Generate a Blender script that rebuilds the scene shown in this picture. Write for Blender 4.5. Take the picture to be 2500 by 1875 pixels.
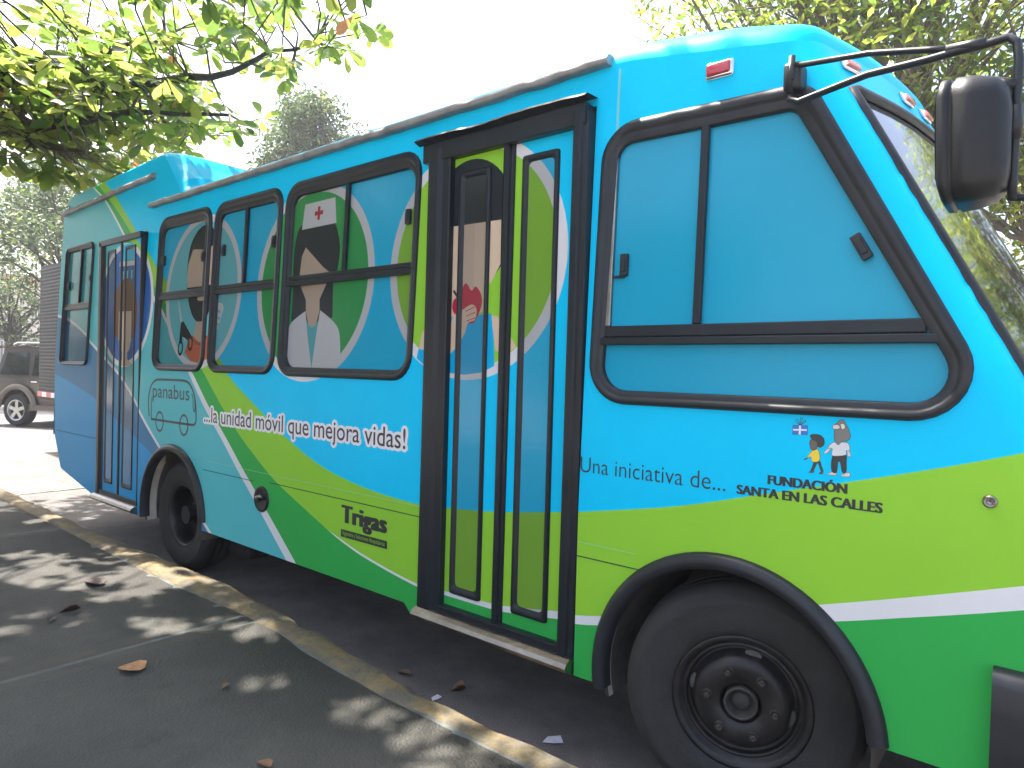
import bpy, bmesh, math, random
import numpy as np
from mathutils import Vector, Matrix
from mathutils.geometry import delaunay_2d_cdt
random.seed(7); RNG = np.random.default_rng(11)
R = math.radians
for o in list(bpy.data.objects): bpy.data.objects.remove(o)
sc = bpy.context.scene
COL = sc.collection

# ------------------------------------------------------------------ camera
cam = bpy.data.cameras.new('camera'); camo = bpy.data.objects.new('camera', cam); COL.objects.link(camo)
YAW, PITCH, ROLL = R(39.24), R(-0.9), R(1.588)
CAM = Vector((0, -2.2, 1.5))
fw = Vector((-math.sin(YAW)*math.cos(PITCH), math.cos(YAW)*math.cos(PITCH), math.sin(PITCH)))
r0 = Vector((math.cos(YAW), math.sin(YAW), 0)); u0 = r0.cross(fw)
rt = math.cos(ROLL)*r0 + math.sin(ROLL)*u0; up = -math.sin(ROLL)*r0 + math.cos(ROLL)*u0
m = Matrix((rt, up, -fw)).transposed().to_4x4(); m.translation = CAM
camo.matrix_world = m
cam.sensor_width = 36; cam.lens = 36*1640/2500; cam.clip_start = .05; cam.clip_end = 1500
sc.camera = camo
sc.render.resolution_x, sc.render.resolution_y = 1024, 768
# ------------------------------------------------------------------ sky, sun, exposure
SUN = Vector((-.45, .03, .89)).normalized()
w = bpy.data.worlds.new('World'); sc.world = w; w.use_nodes = True
nt = w.node_tree; sky = nt.nodes.new('ShaderNodeTexSky'); sky.sky_type = 'NISHITA'; sky.sun_disc = False
sky.sun_elevation = math.asin(SUN.z); sky.sun_rotation = math.atan2(SUN.x, SUN.y)
sky.air_density = 1.0; sky.dust_density = 6.0; sky.ozone_density = 1.0
nt.links.new(sky.outputs[0], nt.nodes['Background'].inputs[0]); nt.nodes['Background'].inputs[1].default_value = .15
sl = bpy.data.lights.new('sun', 'SUN'); sl.energy = 5.0; sl.angle = R(.7); sl.color = (1, .95, .87)
so = bpy.data.objects.new('sun', sl); COL.objects.link(so)
so.rotation_euler = SUN.to_track_quat('Z', 'Y').to_euler(); so.location = (-10, -2, 30)
vs = sc.view_settings; vs.view_transform = 'Standard'; vs.look = 'None'; vs.gamma = 1; vs.use_curve_mapping = False
vs.exposure = 1.86

# ------------------------------------------------------------------ materials
MATS = {}
def mat(name, col, rough=.5, metal=0, spec=.5, var=0, vscale=6, bump=0, bscale=40, coat=0, col2=None, thr=None, trans=0, tcol=None, detail=4):
    if name in MATS: return MATS[name]
    m = bpy.data.materials.new(name); m.use_nodes = True; MATS[name] = m
    n = m.node_tree.nodes; L = m.node_tree.links; b = n['Principled BSDF']
    b.inputs['Base Color'].default_value = (*col, 1); b.inputs['Roughness'].default_value = rough
    b.inputs['Metallic'].default_value = metal; b.inputs['Specular IOR Level'].default_value = spec
    b.inputs['Coat Weight'].default_value = coat; b.inputs['Coat Roughness'].default_value = .08
    tc = n.new('ShaderNodeTexCoord')
    if var or col2:
        nz = n.new('ShaderNodeTexNoise'); nz.inputs['Scale'].default_value = vscale; nz.inputs['Detail'].default_value = detail
        nz.inputs['Roughness'].default_value = .65
        L.new(tc.outputs['Object'], nz.inputs['Vector'])
        mx = n.new('ShaderNodeMix'); mx.data_type = 'RGBA'
        c2 = col2 or tuple(max(0, c*(1-var)) for c in col); c1 = col if col2 else tuple(min(1, c*(1+var)) for c in col)
        mx.inputs['A'].default_value = (*c1, 1); mx.inputs['B'].default_value = (*c2, 1)
        rp = n.new('ShaderNodeValToRGB'); e = rp.color_ramp.elements
        lo, hi = thr or (.3, .7); e[0].position = lo; e[1].position = hi
        L.new(nz.outputs['Fac'], rp.inputs['Fac']); L.new(rp.outputs['Color'], mx.inputs['Factor'])
        L.new(mx.outputs['Result'], b.inputs['Base Color'])
    if bump:
        nb = n.new('ShaderNodeTexNoise'); nb.inputs['Scale'].default_value = bscale; nb.inputs['Detail'].default_value = 5
        L.new(tc.outputs['Object'], nb.inputs['Vector'])
        bp = n.new('ShaderNodeBump'); bp.inputs['Strength'].default_value = bump; bp.inputs['Distance'].default_value = .02
        L.new(nb.outputs['Fac'], bp.inputs['Height']); L.new(bp.outputs['Normal'], b.inputs['Normal'])
    if trans:
        tr = n.new('ShaderNodeBsdfTranslucent'); tr.inputs['Color'].default_value = (*(tcol or col), 1)
        ms = n.new('ShaderNodeMixShader'); ms.inputs[0].default_value = trans
        L.new(b.outputs[0], ms.inputs[1]); L.new(tr.outputs[0], ms.inputs[2])
        L.new(ms.outputs[0], n['Material Output'].inputs['Surface'])
    return m

ART = dict(  # printed vinyl colours of the wrap
    cyan=(.0, .56, .90), teal=(.09, .47, .52), slate=(.04, .19, .36), blue=(.016, .29, .60), green=(.035, .38, .075),
    lime=(.27, .57, .045), white=(.68, .68, .70), navy=(.03, .12, .38), aqua=(.16, .56, .62), dgreen=(.03, .38, .09),
    skin=(.66, .50, .36), skin2=(.58, .44, .33), black=(.022, .027, .033), brown=(.16, .07, .035), orange=(.60, .14, .06),
    dorange=(.36, .08, .04), red=(.50, .02, .045), shirt=(.0, .40, .72), grey=(.36, .37, .38), ltgreen=(.36, .66, .10), olive=(.20, .42, .06))
AIDX = {k: i for i, k in enumerate(ART)}
def paint(k):
    return mat('vinyl_'+k, ART[k], .36, spec=.09, var=.035, vscale=2.2, bump=.10, bscale=2.0)
def film(k):   # perforated one-way film on dark glass: the dark glass shows through its holes
    c = ART[k]; return mat('window_film_'+k, tuple(x*.54+.012 for x in c), .13, spec=.24, var=.02, vscale=3)
def mset(fn): return [fn(k) for k in ART]
RUB = mat('black_rubber', (.018, .021, .026), .40, spec=.35, var=.25, vscale=9, bump=.06, bscale=30)
BLK = mat('black_gloss_paint', (.013, .017, .022), .34, spec=.3, var=.2, vscale=7, bump=.05, bscale=8)
TYR = mat('tyre_rubber', (.024, .023, .023), .8, var=.3, vscale=5, bump=.15, bscale=60)
RIM = mat('worn_black_wheel_paint', (.012, .0115, .013), .42, spec=.4, col2=(.032, .028, .025), thr=(.45, .75), vscale=14, bump=.12, bscale=30)
STEEL = mat('brushed_steel', (.30, .275, .255), .32, metal=1, var=.25, vscale=12, bump=.05, bscale=50)
ALU = mat('dull_aluminium_rail', (.30, .29, .29), .55, metal=.5, var=.3, vscale=7, bump=.1, bscale=30)
DARK = mat('underbody_black', (.018, .018, .02), .75, var=.3, vscale=5)
LINER = mat('wheel_well_grey', (.10, .09, .08), .8, var=.4, vscale=5, bump=.2, bscale=20)
CREAM = mat('cream_arch_edge', (.50, .45, .38), .6, var=.2, vscale=8)
GLASS = mat('dark_windscreen_glass', (.012, .014, .015), .03, spec=.9, coat=1)
REDL = mat('red_marker_lens', (.45, .015, .03), .15, spec=.6, coat=.8, bump=.25, bscale=90)
AMBL = mat('amber_marker_lens', (.55, .10, .06), .15, spec=.6, coat=.8, bump=.25, bscale=90)
CHROME = mat('chrome_bezel', (.75, .75, .77), .12, metal=1)

# ------------------------------------------------------------------ helpers
def tag(o, label=None, cat=None, group=None, kind=None):
    if label: o['label'] = label
    if cat: o['category'] = cat
    if group: o['group'] = group
    if kind: o['kind'] = kind
    return o
def empty(name, loc, label=None, cat=None, group=None, rz=0):
    o = bpy.data.objects.new(name, None); COL.objects.link(o); o.location = loc; o.rotation_euler.z = rz
    o.empty_display_size = .1
    return tag(o, label, cat, group)
def mobj(name, verts, faces, mats, parent=None, fmi=None, smooth=False, world=True):
    """one mesh object; verts are world coordinates when parent is an unrotated Empty and world is True"""
    me = bpy.data.meshes.new(name); me.from_pydata([tuple(v) for v in verts], [], [tuple(f) for f in faces])
    for mm in (mats if isinstance(mats, (list, tuple)) else [mats]): me.materials.append(mm)
    if fmi is not None: me.polygons.foreach_set('material_index', np.asarray(fmi, dtype=np.int32))
    if smooth: me.polygons.foreach_set('use_smooth', np.ones(len(me.polygons), dtype=bool))
    me.update()
    o = bpy.data.objects.new(name, me); COL.objects.link(o)
    if parent is not None:
        o.parent = parent
        if world and parent.type == 'EMPTY': o.location = -parent.location
    return o
class MB:
    """collects shapes for one mesh"""
    def __init__(s): s.v = []; s.f = []; s.m = []
    def add(s, vs, fs, mi=0):
        b = len(s.v); s.v += [tuple(v) for v in vs]; s.f += [tuple(i+b for i in f) for f in fs]; s.m += [mi]*len(fs)
    def box(s, a, b, mi=0):
        (x0, y0, z0), (x1, y1, z1) = a, b
        s.add([(x0,y0,z0),(x1,y0,z0),(x1,y1,z0),(x0,y1,z0),(x0,y0,z1),(x1,y0,z1),(x1,y1,z1),(x0,y1,z1)],
              [(0,3,2,1),(4,5,6,7),(0,1,5,4),(1,2,6,5),(2,3,7,6),(3,0,4,7)], mi)
    def bbox(s, a, b, bev=.01, mi=0, seg=2):
        bm = bmesh.new(); bmesh.ops.create_cube(bm, size=1)
        for v in bm.verts: v.co = Vector([(a[i]+b[i])/2 + v.co[i]*(b[i]-a[i]) for i in range(3)])
        bmesh.ops.bevel(bm, geom=bm.edges[:], offset=bev, segments=seg, affect='EDGES', profile=.5)
        bm.verts.index_update(); s.add([v.co for v in bm.verts], [[v.index for v in f.verts] for f in bm.faces], mi); bm.free()
    def tube(s, pts, rad, n=8, mi=0, cap=True):
        pts = [Vector(p) for p in pts]; rads = rad if isinstance(rad, (list, tuple)) else [rad]*len(pts)
        vs, fs = [], []; prev = None
        for i, p in enumerate(pts):
            t = (pts[min(i+1, len(pts)-1)]-pts[max(i-1, 0)]).normalized()
            a = prev - t*prev.dot(t) if prev is not None else (Vector((0,0,1)).cross(t) if abs(t.z) < .9 else Vector((1,0,0)).cross(t))
            a.normalize(); prev = a; b = t.cross(a)
            for k in range(n):
                q = 2*math.pi*k/n; vs.append(p+(a*math.cos(q)+b*math.sin(q))*rads[i])
        for i in range(len(pts)-1):
            for k in range(n):
                k2 = (k+1) % n; fs.append((i*n+k, i*n+k2, (i+1)*n+k2, (i+1)*n+k))
        if cap: fs += [tuple(range(n))[::-1], tuple((len(pts)-1)*n+k for k in range(n))]
        s.add(vs, fs, mi)
    def lathe(s, prof, n=48, c=(0,0,0), mi=0):
        """profile [(radius, y)] turned about the y axis"""
        vs, fs = [], []
        for r_, y_ in prof:
            for k in range(n):
                q = 2*math.pi*k/n; vs.append((c[0]+r_*math.cos(q), c[1]+y_, c[2]+r_*math.sin(q)))
        for i in range(len(prof)-1):
            for k in range(n):
                k2 = (k+1) % n; fs.append((i*n+k, i*n+k2, (i+1)*n+k2, (i+1)*n+k))
        s.add(vs, fs, mi)
    def loft(s, rows, mi=0, closed=False):
        n = len(rows[0]); vs = [v for r_ in rows for v in r_]; fs = []
        for i in range(len(rows)-1):
            for k in range(n if closed else n-1):
                k2 = (k+1) % n; fs.append((i*n+k, i*n+k2, (i+1)*n+k2, (i+1)*n+k))
        s.add(vs, fs, mi)
    def build(s, name, mats, parent=None, smooth=False, world=True): return mobj(name, s.v, s.f, mats, parent, s.m, smooth, world)
def rounded(corners, n=7):
    """closed polygon [(x, z, radius)] with rounded corners"""
    out = []; N = len(corners)
    for i, (x, z, r_) in enumerate(corners):
        p = Vector((x, z)); a = (Vector(corners[i-1][:2])-p).normalized(); b = (Vector(corners[(i+1) % N][:2])-p).normalized()
        ang = a.angle(b); d = r_/math.tan(ang/2); c = p+(a+b).normalized()*(r_/math.sin(ang/2))
        s_, e_ = p+a*d-c, p+b*d-c
        t0 = math.atan2(s_.y, s_.x); dt = math.atan2(e_.y, e_.x)-t0
        dt = (dt+math.pi) % (2*math.pi)-math.pi
        for k in range(n): q = t0+dt*k/(n-1); out.append((c.x+r_*math.cos(q), c.y+r_*math.sin(q)))
    return out
def rrect(x0, z0, x1, z1, r_, n=7): return rounded([(x0,z0,r_),(x1,z0,r_),(x1,z1,r_),(x0,z1,r_)], n)
def ellipse(cx, cz, rx, rz=None, n=72, a0=0, a1=2*math.pi, end=False):
    rz = rz or rx; N = n+1 if end else n
    return [(cx+rx*math.cos(a0+(a1-a0)*k/n), cz+rz*math.sin(a0+(a1-a0)*k/n)) for k in range(N)]
def smoothline(p, n=6):
    """Catmull-Rom through the points"""
    out = []
    for i in range(len(p)-1):
        a, b, c, d = p[max(i-1, 0)], p[i], p[i+1], p[min(i+2, len(p)-1)]
        for k in range(n):
            t = k/n
            out.append(tuple(.5*(2*b[j]+(c[j]-a[j])*t+(2*a[j]-5*b[j]+4*c[j]-d[j])*t*t+(3*b[j]-a[j]-3*c[j]+d[j])*t**3) for j in (0, 1)))
    return out+[p[-1]]
def inside(P, poly):
    x, z = P[:, 0], P[:, 1]; q = np.asarray(poly); c = np.zeros(len(P), bool); j = len(q)-1
    for i in range(len(q)):
        zi, zj = q[i, 1], q[j, 1]
        if zi != zj:
            k = ((zi > z) != (zj > z)) & (x < (q[j, 0]-q[i, 0])*(z-zi)/(zj-zi)+q[i, 0]); c ^= k
        j = i
    return c
def stroke(pts, wd):
    """flat ribbon polygon along an open line"""
    L_, R_ = [], []
    for i in range(len(pts)):
        a = Vector(pts[max(i-1, 0)]); b = Vector(pts[min(i+1, len(pts)-1)]); t = (b-a).normalized(); n = Vector((-t.y, t.x))
        ww = wd[i] if isinstance(wd, (list, tuple)) else wd; p = Vector(pts[i])
        L_.append(tuple(p+n*ww/2)); R_.append(tuple(p-n*ww/2))
    return L_+R_[::-1]

# ================================================================== THE SETTING
ASPH = mat('worn_asphalt', (.125, .114, .110), .85, var=.35, vscale=3.2, bump=.5, bscale=110, detail=8)
ground = mobj('ground', [(-150,-150,-.02),(150,-150,-.02),(150,150,-.02),(-150,150,-.02)], [(0,1,2,3)],
              mat('pale_dry_ground', (.34, .31, .27), .9, var=.3, vscale=.3)); tag(ground, kind='structure')
def noisy_sheet(name, x0, x1, y0, y1, z, m_, nx, ny, amp):
    vs = [(x0+(x1-x0)*i/nx, y0+(y1-y0)*j/ny, z+random.uniform(-amp, amp)) for j in range(ny+1) for i in range(nx+1)]
    fs = [(j*(nx+1)+i, j*(nx+1)+i+1, (j+1)*(nx+1)+i+1, (j+1)*(nx+1)+i) for j in range(ny) for i in range(nx)]
    o = mobj(name, vs, fs, m_, smooth=True); return tag(o, kind='structure')
noisy_sheet('road', -120, 40, -.2, 11, .0, ASPH, 160, 20, .003)
# kerb: poured concrete, yellow paint mostly worn off
KERB = mat('worn_yellow_kerb', (.26, .185, .080), .88, col2=(.12, .105, .080), thr=(.34, .60), vscale=6.5, bump=.6, bscale=35, detail=9)
def lerp(t, pts):
    return float(np.interp(t, [p[0] for p in pts], [p[1] for p in pts]))
KI = [(-30,-.27),(-6.7,-.28),(-4.2,-.31),(-3.44,-.27),(-3.0,-.285),(-2.76,-.33),(-2.2,-.36),(8,-.35)]
KO = [(-30,-.10),(-8.1,-.10),(-6.5,-.13),(-5.4,-.12),(-4.2,-.07),(-3.45,-.09),(-2.8,-.165),(-2.3,-.215),(-1.7,-.235),(8,-.235)]
k = MB(); rows = []
for i in range(431):
    x = -30+38*i/430; yi, yo = lerp(x, KI)+random.uniform(-.004,.004), lerp(x, KO)+random.uniform(-.006,.006)
    h = .15+random.uniform(-.003,.003)+.006*math.sin(x*2.3)*math.sin(x*5.1+1); yo += .010*math.sin(x*3.7)*math.sin(x*8.3)+(-.03 if (i*7919) % 61 < 2 else 0); yi += .008*math.sin(x*4.9+2)
    rows.append([(x, yi-.01, .0), (x, yi, h-.004), (x, yi*.7+yo*.3, h+.004), (x, yi*.25+yo*.75, h), (x, yo-.008, h-.014), (x, yo+.004, h-.05), (x, yo+.012, -.01)])
k.loft(rows); tag(k.build('kerb', KERB, smooth=True), kind='structure')
CONC = mat('old_grey_concrete', (.082, .076, .066), .9, var=.30, vscale=1.6, bump=.55, bscale=90, detail=9)
def weather(m_, stain, speck):
    """old stains and fine aggregate speckle over a plain material"""
    n = m_.node_tree.nodes; L = m_.node_tree.links; b = n['Principled BSDF']; src = b.inputs['Base Color'].links[0].from_socket
    tc = n.new('ShaderNodeTexCoord')
    for sc_, lo, hi, col, amt, det in ((.9, .52, .66, stain, .55, 6), (5.0, .60, .68, stain, .5, 9), (160, .60, .74, speck, .55, 2)):
        nz = n.new('ShaderNodeTexNoise'); nz.inputs['Scale'].default_value = sc_; nz.inputs['Detail'].default_value = det; nz.inputs['Roughness'].default_value = .7
        L.new(tc.outputs['Object'], nz.inputs['Vector']); mr_ = n.new('ShaderNodeMapRange'); mr_.inputs[1].default_value = lo; mr_.inputs[2].default_value = hi; mr_.inputs[4].default_value = amt
        L.new(nz.outputs['Fac'], mr_.inputs[0]); mx = n.new('ShaderNodeMix'); mx.data_type = 'RGBA'; mx.inputs['B'].default_value = (*col, 1)
        L.new(mr_.outputs[0], mx.inputs['Factor']); L.new(src, mx.inputs['A']); src = mx.outputs['Result']
    L.new(src, b.inputs['Base Color'])
weather(CONC, (.045,.043,.040), (.15,.145,.135)); weather(ASPH, (.06,.056,.055), (.22,.21,.20)); weather(KERB, (.07,.06,.045), (.24,.20,.12))
JNT = mat('pale_joint_mortar', (.125, .135, .125), .9, var=.25, vscale=6, bump=.4, bscale=60)
sw = mobj('sidewalk', [(-30,-6,.143),(8,-6,.143),(8,-.29,.143),(-30,-.29,.143)], [(0,1,2,3)], JNT); tag(sw, kind='structure')
xs = [-3.40+2.87*i for i in range(-9, 5)]
for i in range(len(xs)-1):
    b = MB(); x0, x1 = xs[i]+.017, xs[i+1]-.017
    n = 24; top = []
    ys = [-6+j*(5.7)/10 for j in range(11)]
    def ye(x): return lerp(x, KI)-.012
    vs = []; fs = []
    for j in range(11):
        for q in range(n+1):
            x = x0+(x1-x0)*q/n; t = j/10; y = -6+(ye(x)+6)*t
            edge = q in (0, n) or j == 10
            vs.append((x, y, .150-(.006 if edge else 0)+random.uniform(-.0015, .0015)))
    for j in range(10):
        for q in range(n): fs.append((j*(n+1)+q, j*(n+1)+q+1, (j+1)*(n+1)+q+1, (j+1)*(n+1)+q))
    nb = len(vs)
    for q in range(n+1): vs.append((vs[10*(n+1)+q][0], vs[10*(n+1)+q][1]+.004, .12))
    for q in range(n): fs.append((10*(n+1)+q, 10*(n+1)+q+1, nb+q+1, nb+q))
    for e in (0, n):
        nb = len(vs)
        for j in range(11): v = vs[j*(n+1)+e]; vs.append((v[0]+(.003 if e else -.003), v[1], .12))
        for j in range(10): fs.append((j*(n+1)+e, (j+1)*(n+1)+e, nb+j+1, nb+j))
    mobj('slab', vs, fs, CONC, sw, smooth=True)
# drain grate across the road behind the bus
g = empty('drain_grate', (-9.45, 1.0, .004), 'pale steel drain grate of many bars set in the road behind the bus', 'drain grate')
GR = mat('pale_worn_steel', (.36, .33, .31), .6, metal=.3, var=.4, vscale=9)
mobj('slot_shade_sheet', [(-10,-.05,.002),(-8.9,-.05,.002),(-8.9,3.2,.002),(-10,3.2,.002)], [(0,1,2,3)], DARK, g)  # flat black sheet on the road; shade in the slots is its colour
for i in range(17):
    b = MB(); x = -9.96+i*.065; b.bbox((x-.012, -.05, .0035), (x+.012, 3.2, .009), .002); b.build('bar', GR, g)
for y in (.02, 1.1, 2.2, 3.15):
    b = MB(); b.bbox((-10.0, y-.03, .0095), (-8.88, y+.03, .014), .002); b.build('cross_bar', GR, g)

# ================================================================== THE BUS
bus = empty('bus', (-3.7, 1.05, 0), 'blue and green wrapped passenger bus parked at the kerb, medallions along its side', 'bus')
KT, ZT = .04, 1.35
def TY(z): return KT*max(0., z-ZT)
NOSE = [(-.645,0),(-.615,.006),(-.588,.022),(-.568,.048),(-.553,.082),(-.542,.12),(-.528,.17),(-.508,.24),(-.480,.345),(-.446,.50),(-.412,.72),(-.39,.92),(-.385,1.05)]
NOSE = smoothline(NOSE, 4)
NS = [0.]
for a, b in zip(NOSE, NOSE[1:]): NS.append(NS[-1]+math.dist(a, b))
NX = np.array([p[0] for p in NOSE]); NY = np.array([p[1] for p in NOSE]); NSA = np.array(NS); NLEN = NS[-1]
def rake(z): return .523*(2.45-max(z, 1.50)) + (.0 if z > 1.5 else min(.20, .34*(1.5-z)))
def side(x, z, off=0., flip=False):
    """developed side co-ordinates (along the bus, height) -> point on the shell; off is outward"""
    x0 = NOSE[0][0]+rake(z); y = TY(z)
    if x <= x0: p = (x, y-off, z)
    else:
        s_ = min(x-x0, NLEN); px_ = float(np.interp(s_, NSA, NX)); py_ = float(np.interp(s_, NSA, NY))
        e = .01; tx = float(np.interp(min(s_+e, NLEN), NSA, NX)-np.interp(max(s_-e, 0), NSA, NX)); ty = float(np.interp(min(s_+e, NLEN), NSA, NY)-np.interp(max(s_-e, 0), NSA, NY))
        l = math.hypot(tx, ty) or 1
        sy = (1.05-y)/1.05
        p = (px_+rake(z)+off*ty/l, y+py_*sy-off*tx/l, z)
    return (p[0], 2.1-p[1], p[2]) if flip else p
def zedge(x, z=None):
    return lerp(x, [(-7.46,2.86),(-7.42,2.95),(-7.36,3.01),(-7.25,3.04),(-5.36,3.085),(-5.30,3.07),(-5.24,3.01),(-4.99,2.735),(-4.93,2.705),(-1.36,2.705),(-1.3,2.70),(-.7,2.60),(3,2.60)])

# ---- artwork on the wrap, painter's order
def build_art():
    A = []
    L2 = [(-6.95,3.2),(-6.724,3.044),(-6.44,2.886),(-6.03,2.568),(-5.68,2.26),(-5.29,1.92),(-4.96,1.633),(-4.70,1.423),(-4.46,1.20),(-4.21,.999),(-4.035,.849),(-3.815,.673),(-3.626,.518),(-3.459,.38),(-3.36,.28)]
    L2r = [(-6.91,3.2),(-6.69,3.044),(-6.405,2.886),(-5.995,2.568),(-5.645,2.27),(-5.262,1.936),(-4.915,1.633),(-4.64,1.424),(-4.41,1.22),(-4.143,1.005),(-3.954,.849),(-3.735,.680),(-3.52,.510),(-3.356,.378),(-3.24,.28)]
    GRN = [(-6.83,3.2),(-6.61,3.051),(-6.30,2.86),(-5.877,2.57),(-5.55,2.27),(-5.20,1.96),(-4.85,1.70),(-4.483,1.432),(-4.20,1.20),(-3.98,1.045),(-3.723,.893),(-3.558,.81),(-3.289,.706),(-3.009,.603),(-2.866,.561),(-2.742,.532),(-2.528,.495),(-2.333,.469),(-2.222,.460),(-1.916,.464),(-1.795,.474),(-1.545,.511),(-1.451,.525),(-1.333,.549),(-.92,.655),(-.51,.775),(-.338,.829),(-.056,.921),(.5,1.12),(1.4,1.40)]
    WUP = [(-3.06,.621),(-2.866,.572),(-2.743,.544),(-2.528,.507),(-2.333,.483),(-2.223,.479),(-1.917,.488),(-1.796,.501),(-1.545,.543),(-1.452,.559),(-1.325,.587),(-.95,.69),(-.552,.816),(-.34,.886),(-.058,.984),(.5,1.185),(1.4,1.47)]
    BLU = [(-6.70,3.2),(-6.473,3.059),(-6.168,2.865),(-5.769,2.565),(-5.515,2.374),(-5.371,2.258),(-5.156,2.10),(-4.83,1.89),(-4.5,1.67),(-4.18,1.442),(-3.75,1.22),(-3.504,1.098),(-3.169,.971),(-2.87,.907),(-2.601,.876),(-2.342,.864),(-2.212,.866),(-1.902,.893),(-1.567,.943),(-1.458,.964),(-1.039,1.048),(-.691,1.145),(-.372,1.235),(-.069,1.33),(.5,1.53),(1.4,1.83)]
    L1 = [(-7.7,1.955),(-7.45,1.931),(-7.218,1.892),(-6.904,1.802),(-6.589,1.678),(-6.307,1.563),(-6.021,1.445),(-5.84,1.353),(-5.684,1.255),(-5.54,1.15),(-5.355,1.018),(-5.12,.865),(-4.75,.62),(-4.40,.405),(-4.2,.27)]
    SLT = [(-7.7,1.41),(-7.254,1.35),(-6.905,1.291),(-6.464,1.199),(-6.287,1.139),(-6.045,1.058),(-5.675,.947),(-5.522,.90),(-5.32,.835),(-5.0,.68),(-4.6,.40),(-4.45,.27)]
    sm = lambda q: smoothline(q, 4)
    A.append((sm(L2)+[(-8,.2),(-8,3.4)], 'teal'))
    A.append((sm(L1)+[(-8,.2)], 'slate'))
    A.append((sm(SLT)+[(-8,.2)], 'blue'))
    A.append((stroke(sm(L1), .026), 'white'))
    A.append((sm(GRN)+sm(BLU)[::-1], 'lime'))
    A.append((sm(L2r)+[(1.6,.2)]+sm(GRN)[::-1], 'green'))
    A.append((sm(L2)+sm(L2r)[::-1], 'white'))
    A.append((sm(WUP)+sm(GRN[12:])[::-1], 'white'))
    def med(cx, cz, R_, w_, k_):
        A.append((ellipse(cx, cz, R_), 'white')); A.append((ellipse(cx, cz, R_-w_), k_))
    # water medallion on the rear door
    med(-5.855, 1.962, .50, .042, 'navy')
    A.append(([(-5.935,2.43),(-5.90,2.45),(-5.72,2.45),(-5.675,2.43),(-5.65,2.31),(-5.948,2.31)], 'cyan'))
    A.append(([(-5.955,2.318),(-5.645,2.306),(-5.645,2.268),(-5.955,2.28)], 'white'))
    for i in range(3):
        x = -5.90+i*.085; A.append(([(x,2.235),(x+.03,2.235),(x+.022,2.165-.02*(i == 1)),(x+.008,2.165-.02*(i == 1))], 'aqua'))
    A.append((smoothline([(-6.03,1.72),(-6.07,1.9),(-6.03,2.06),(-5.94,2.15),(-5.83,2.175),(-5.72,2.15),(-5.635,2.06),(-5.60,1.9),(-5.63,1.73)], 4)+[(-5.70,1.69),(-5.96,1.69)], 'brown'))
    A.append(([(-5.955,1.915),(-5.705,1.91),(-5.705,1.68),(-5.735,1.61),(-5.775,1.58),(-5.775,1.53),(-5.68,1.49),(-5.76,1.475),(-5.83,1.468),(-5.93,1.485),(-5.88,1.52),(-5.88,1.59),(-5.935,1.64),(-5.955,1.70)], 'skin2'))
    # barber medallion
    med(-4.635, 2.005, .54, .048, 'aqua')
    A.append(([(-4.44,1.925),(-4.337,1.915),(-4.311,1.88),(-4.40,1.69),(-4.44,1.70)], 'white'))
    for i in range(4): A.append((stroke([(-4.46,1.885-.045*i),(-4.352,1.855-.045*i)], .016), 'aqua'))
    A.append((smoothline([(-4.845,2.03),(-4.856,2.207),(-4.838,2.317),(-4.798,2.387),(-4.728,2.443),(-4.637,2.469),(-4.53,2.455),(-4.45,2.39),(-4.425,2.28),(-4.42,2.15),(-4.43,2.03)], 4), 'black'))
    A.append(([(-4.789,2.312),(-4.731,2.311),(-4.56,2.29),(-4.475,2.312),(-4.44,2.2),(-4.44,2.05),(-4.47,1.99),(-4.80,1.99),(-4.843,2.049),(-4.853,2.123),(-4.845,2.215)], 'skin2'))
    A.append((smoothline([(-4.842,2.045),(-4.821,1.955),(-4.771,1.87),(-4.706,1.814),(-4.626,1.784),(-4.554,1.80),(-4.487,1.85),(-4.44,1.955),(-4.43,2.045)], 4), 'black'))
    A.append((ellipse(-4.632, 1.962, .06, .019, 24), 'skin'))
    A.append(([(-4.69,1.80),(-4.56,1.80),(-4.55,1.74),(-4.53,1.685),(-4.61,1.655),(-4.715,1.687),(-4.70,1.74)], 'skin2'))
    A.append((smoothline([(-4.835,1.585),(-4.785,1.66),(-4.732,1.70),(-4.69,1.685),(-4.61,1.655),(-4.54,1.68),(-4.50,1.70),(-4.43,1.66),(-4.39,1.58)], 4)+[(-4.46,1.545),(-4.56,1.515),(-4.64,1.512),(-4.74,1.526)], 'orange'))
    A.append((stroke(ellipse(-4.613, 1.70, .115, .055, 20, math.pi, 2*math.pi, True), .022), 'dorange'))
    A.append((stroke([(-4.985,1.98),(-4.905,1.80),(-4.83,1.66)], [.006,.03,.012]), 'white'))
    A.append(([(-4.915,1.80),(-4.88,1.81),(-4.74,1.70),(-4.79,1.67),(-4.88,1.70),(-4.885,1.64),(-4.925,1.66)], 'black'))
    for cx, cz in ((-4.90,1.615), (-4.755,1.65)):
        A.append((ellipse(cx, cz, .040, .055, 24), 'black')); A.append((ellipse(cx, cz, .022, .035, 20), 'orange' if cx > -4.8 else 'aqua'))
    # nurse medallion
    med(-3.338, 1.988, .568, .052, 'dgreen')
    A.append((smoothline([(-3.51,1.77),(-3.508,1.96),(-3.515,2.13),(-3.50,2.26),(-3.45,2.33),(-3.30,2.35),(-3.15,2.32),(-3.088,2.221),(-3.073,2.127),(-3.09,2.02)], 4)+[(-3.123,1.967),(-3.111,1.781),(-3.30,1.75)], 'black'))
    A.append(([(-3.398,2.194),(-3.432,2.145),(-3.446,2.025),(-3.441,1.98),(-3.374,1.89),(-3.367,1.819),(-3.334,1.744),(-3.301,1.728),(-3.264,1.742),(-3.235,1.821),(-3.241,1.887),(-3.188,1.964),(-3.165,2.03),(-3.128,2.019),(-3.222,2.068),(-3.302,2.126)], 'skin2'))
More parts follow.
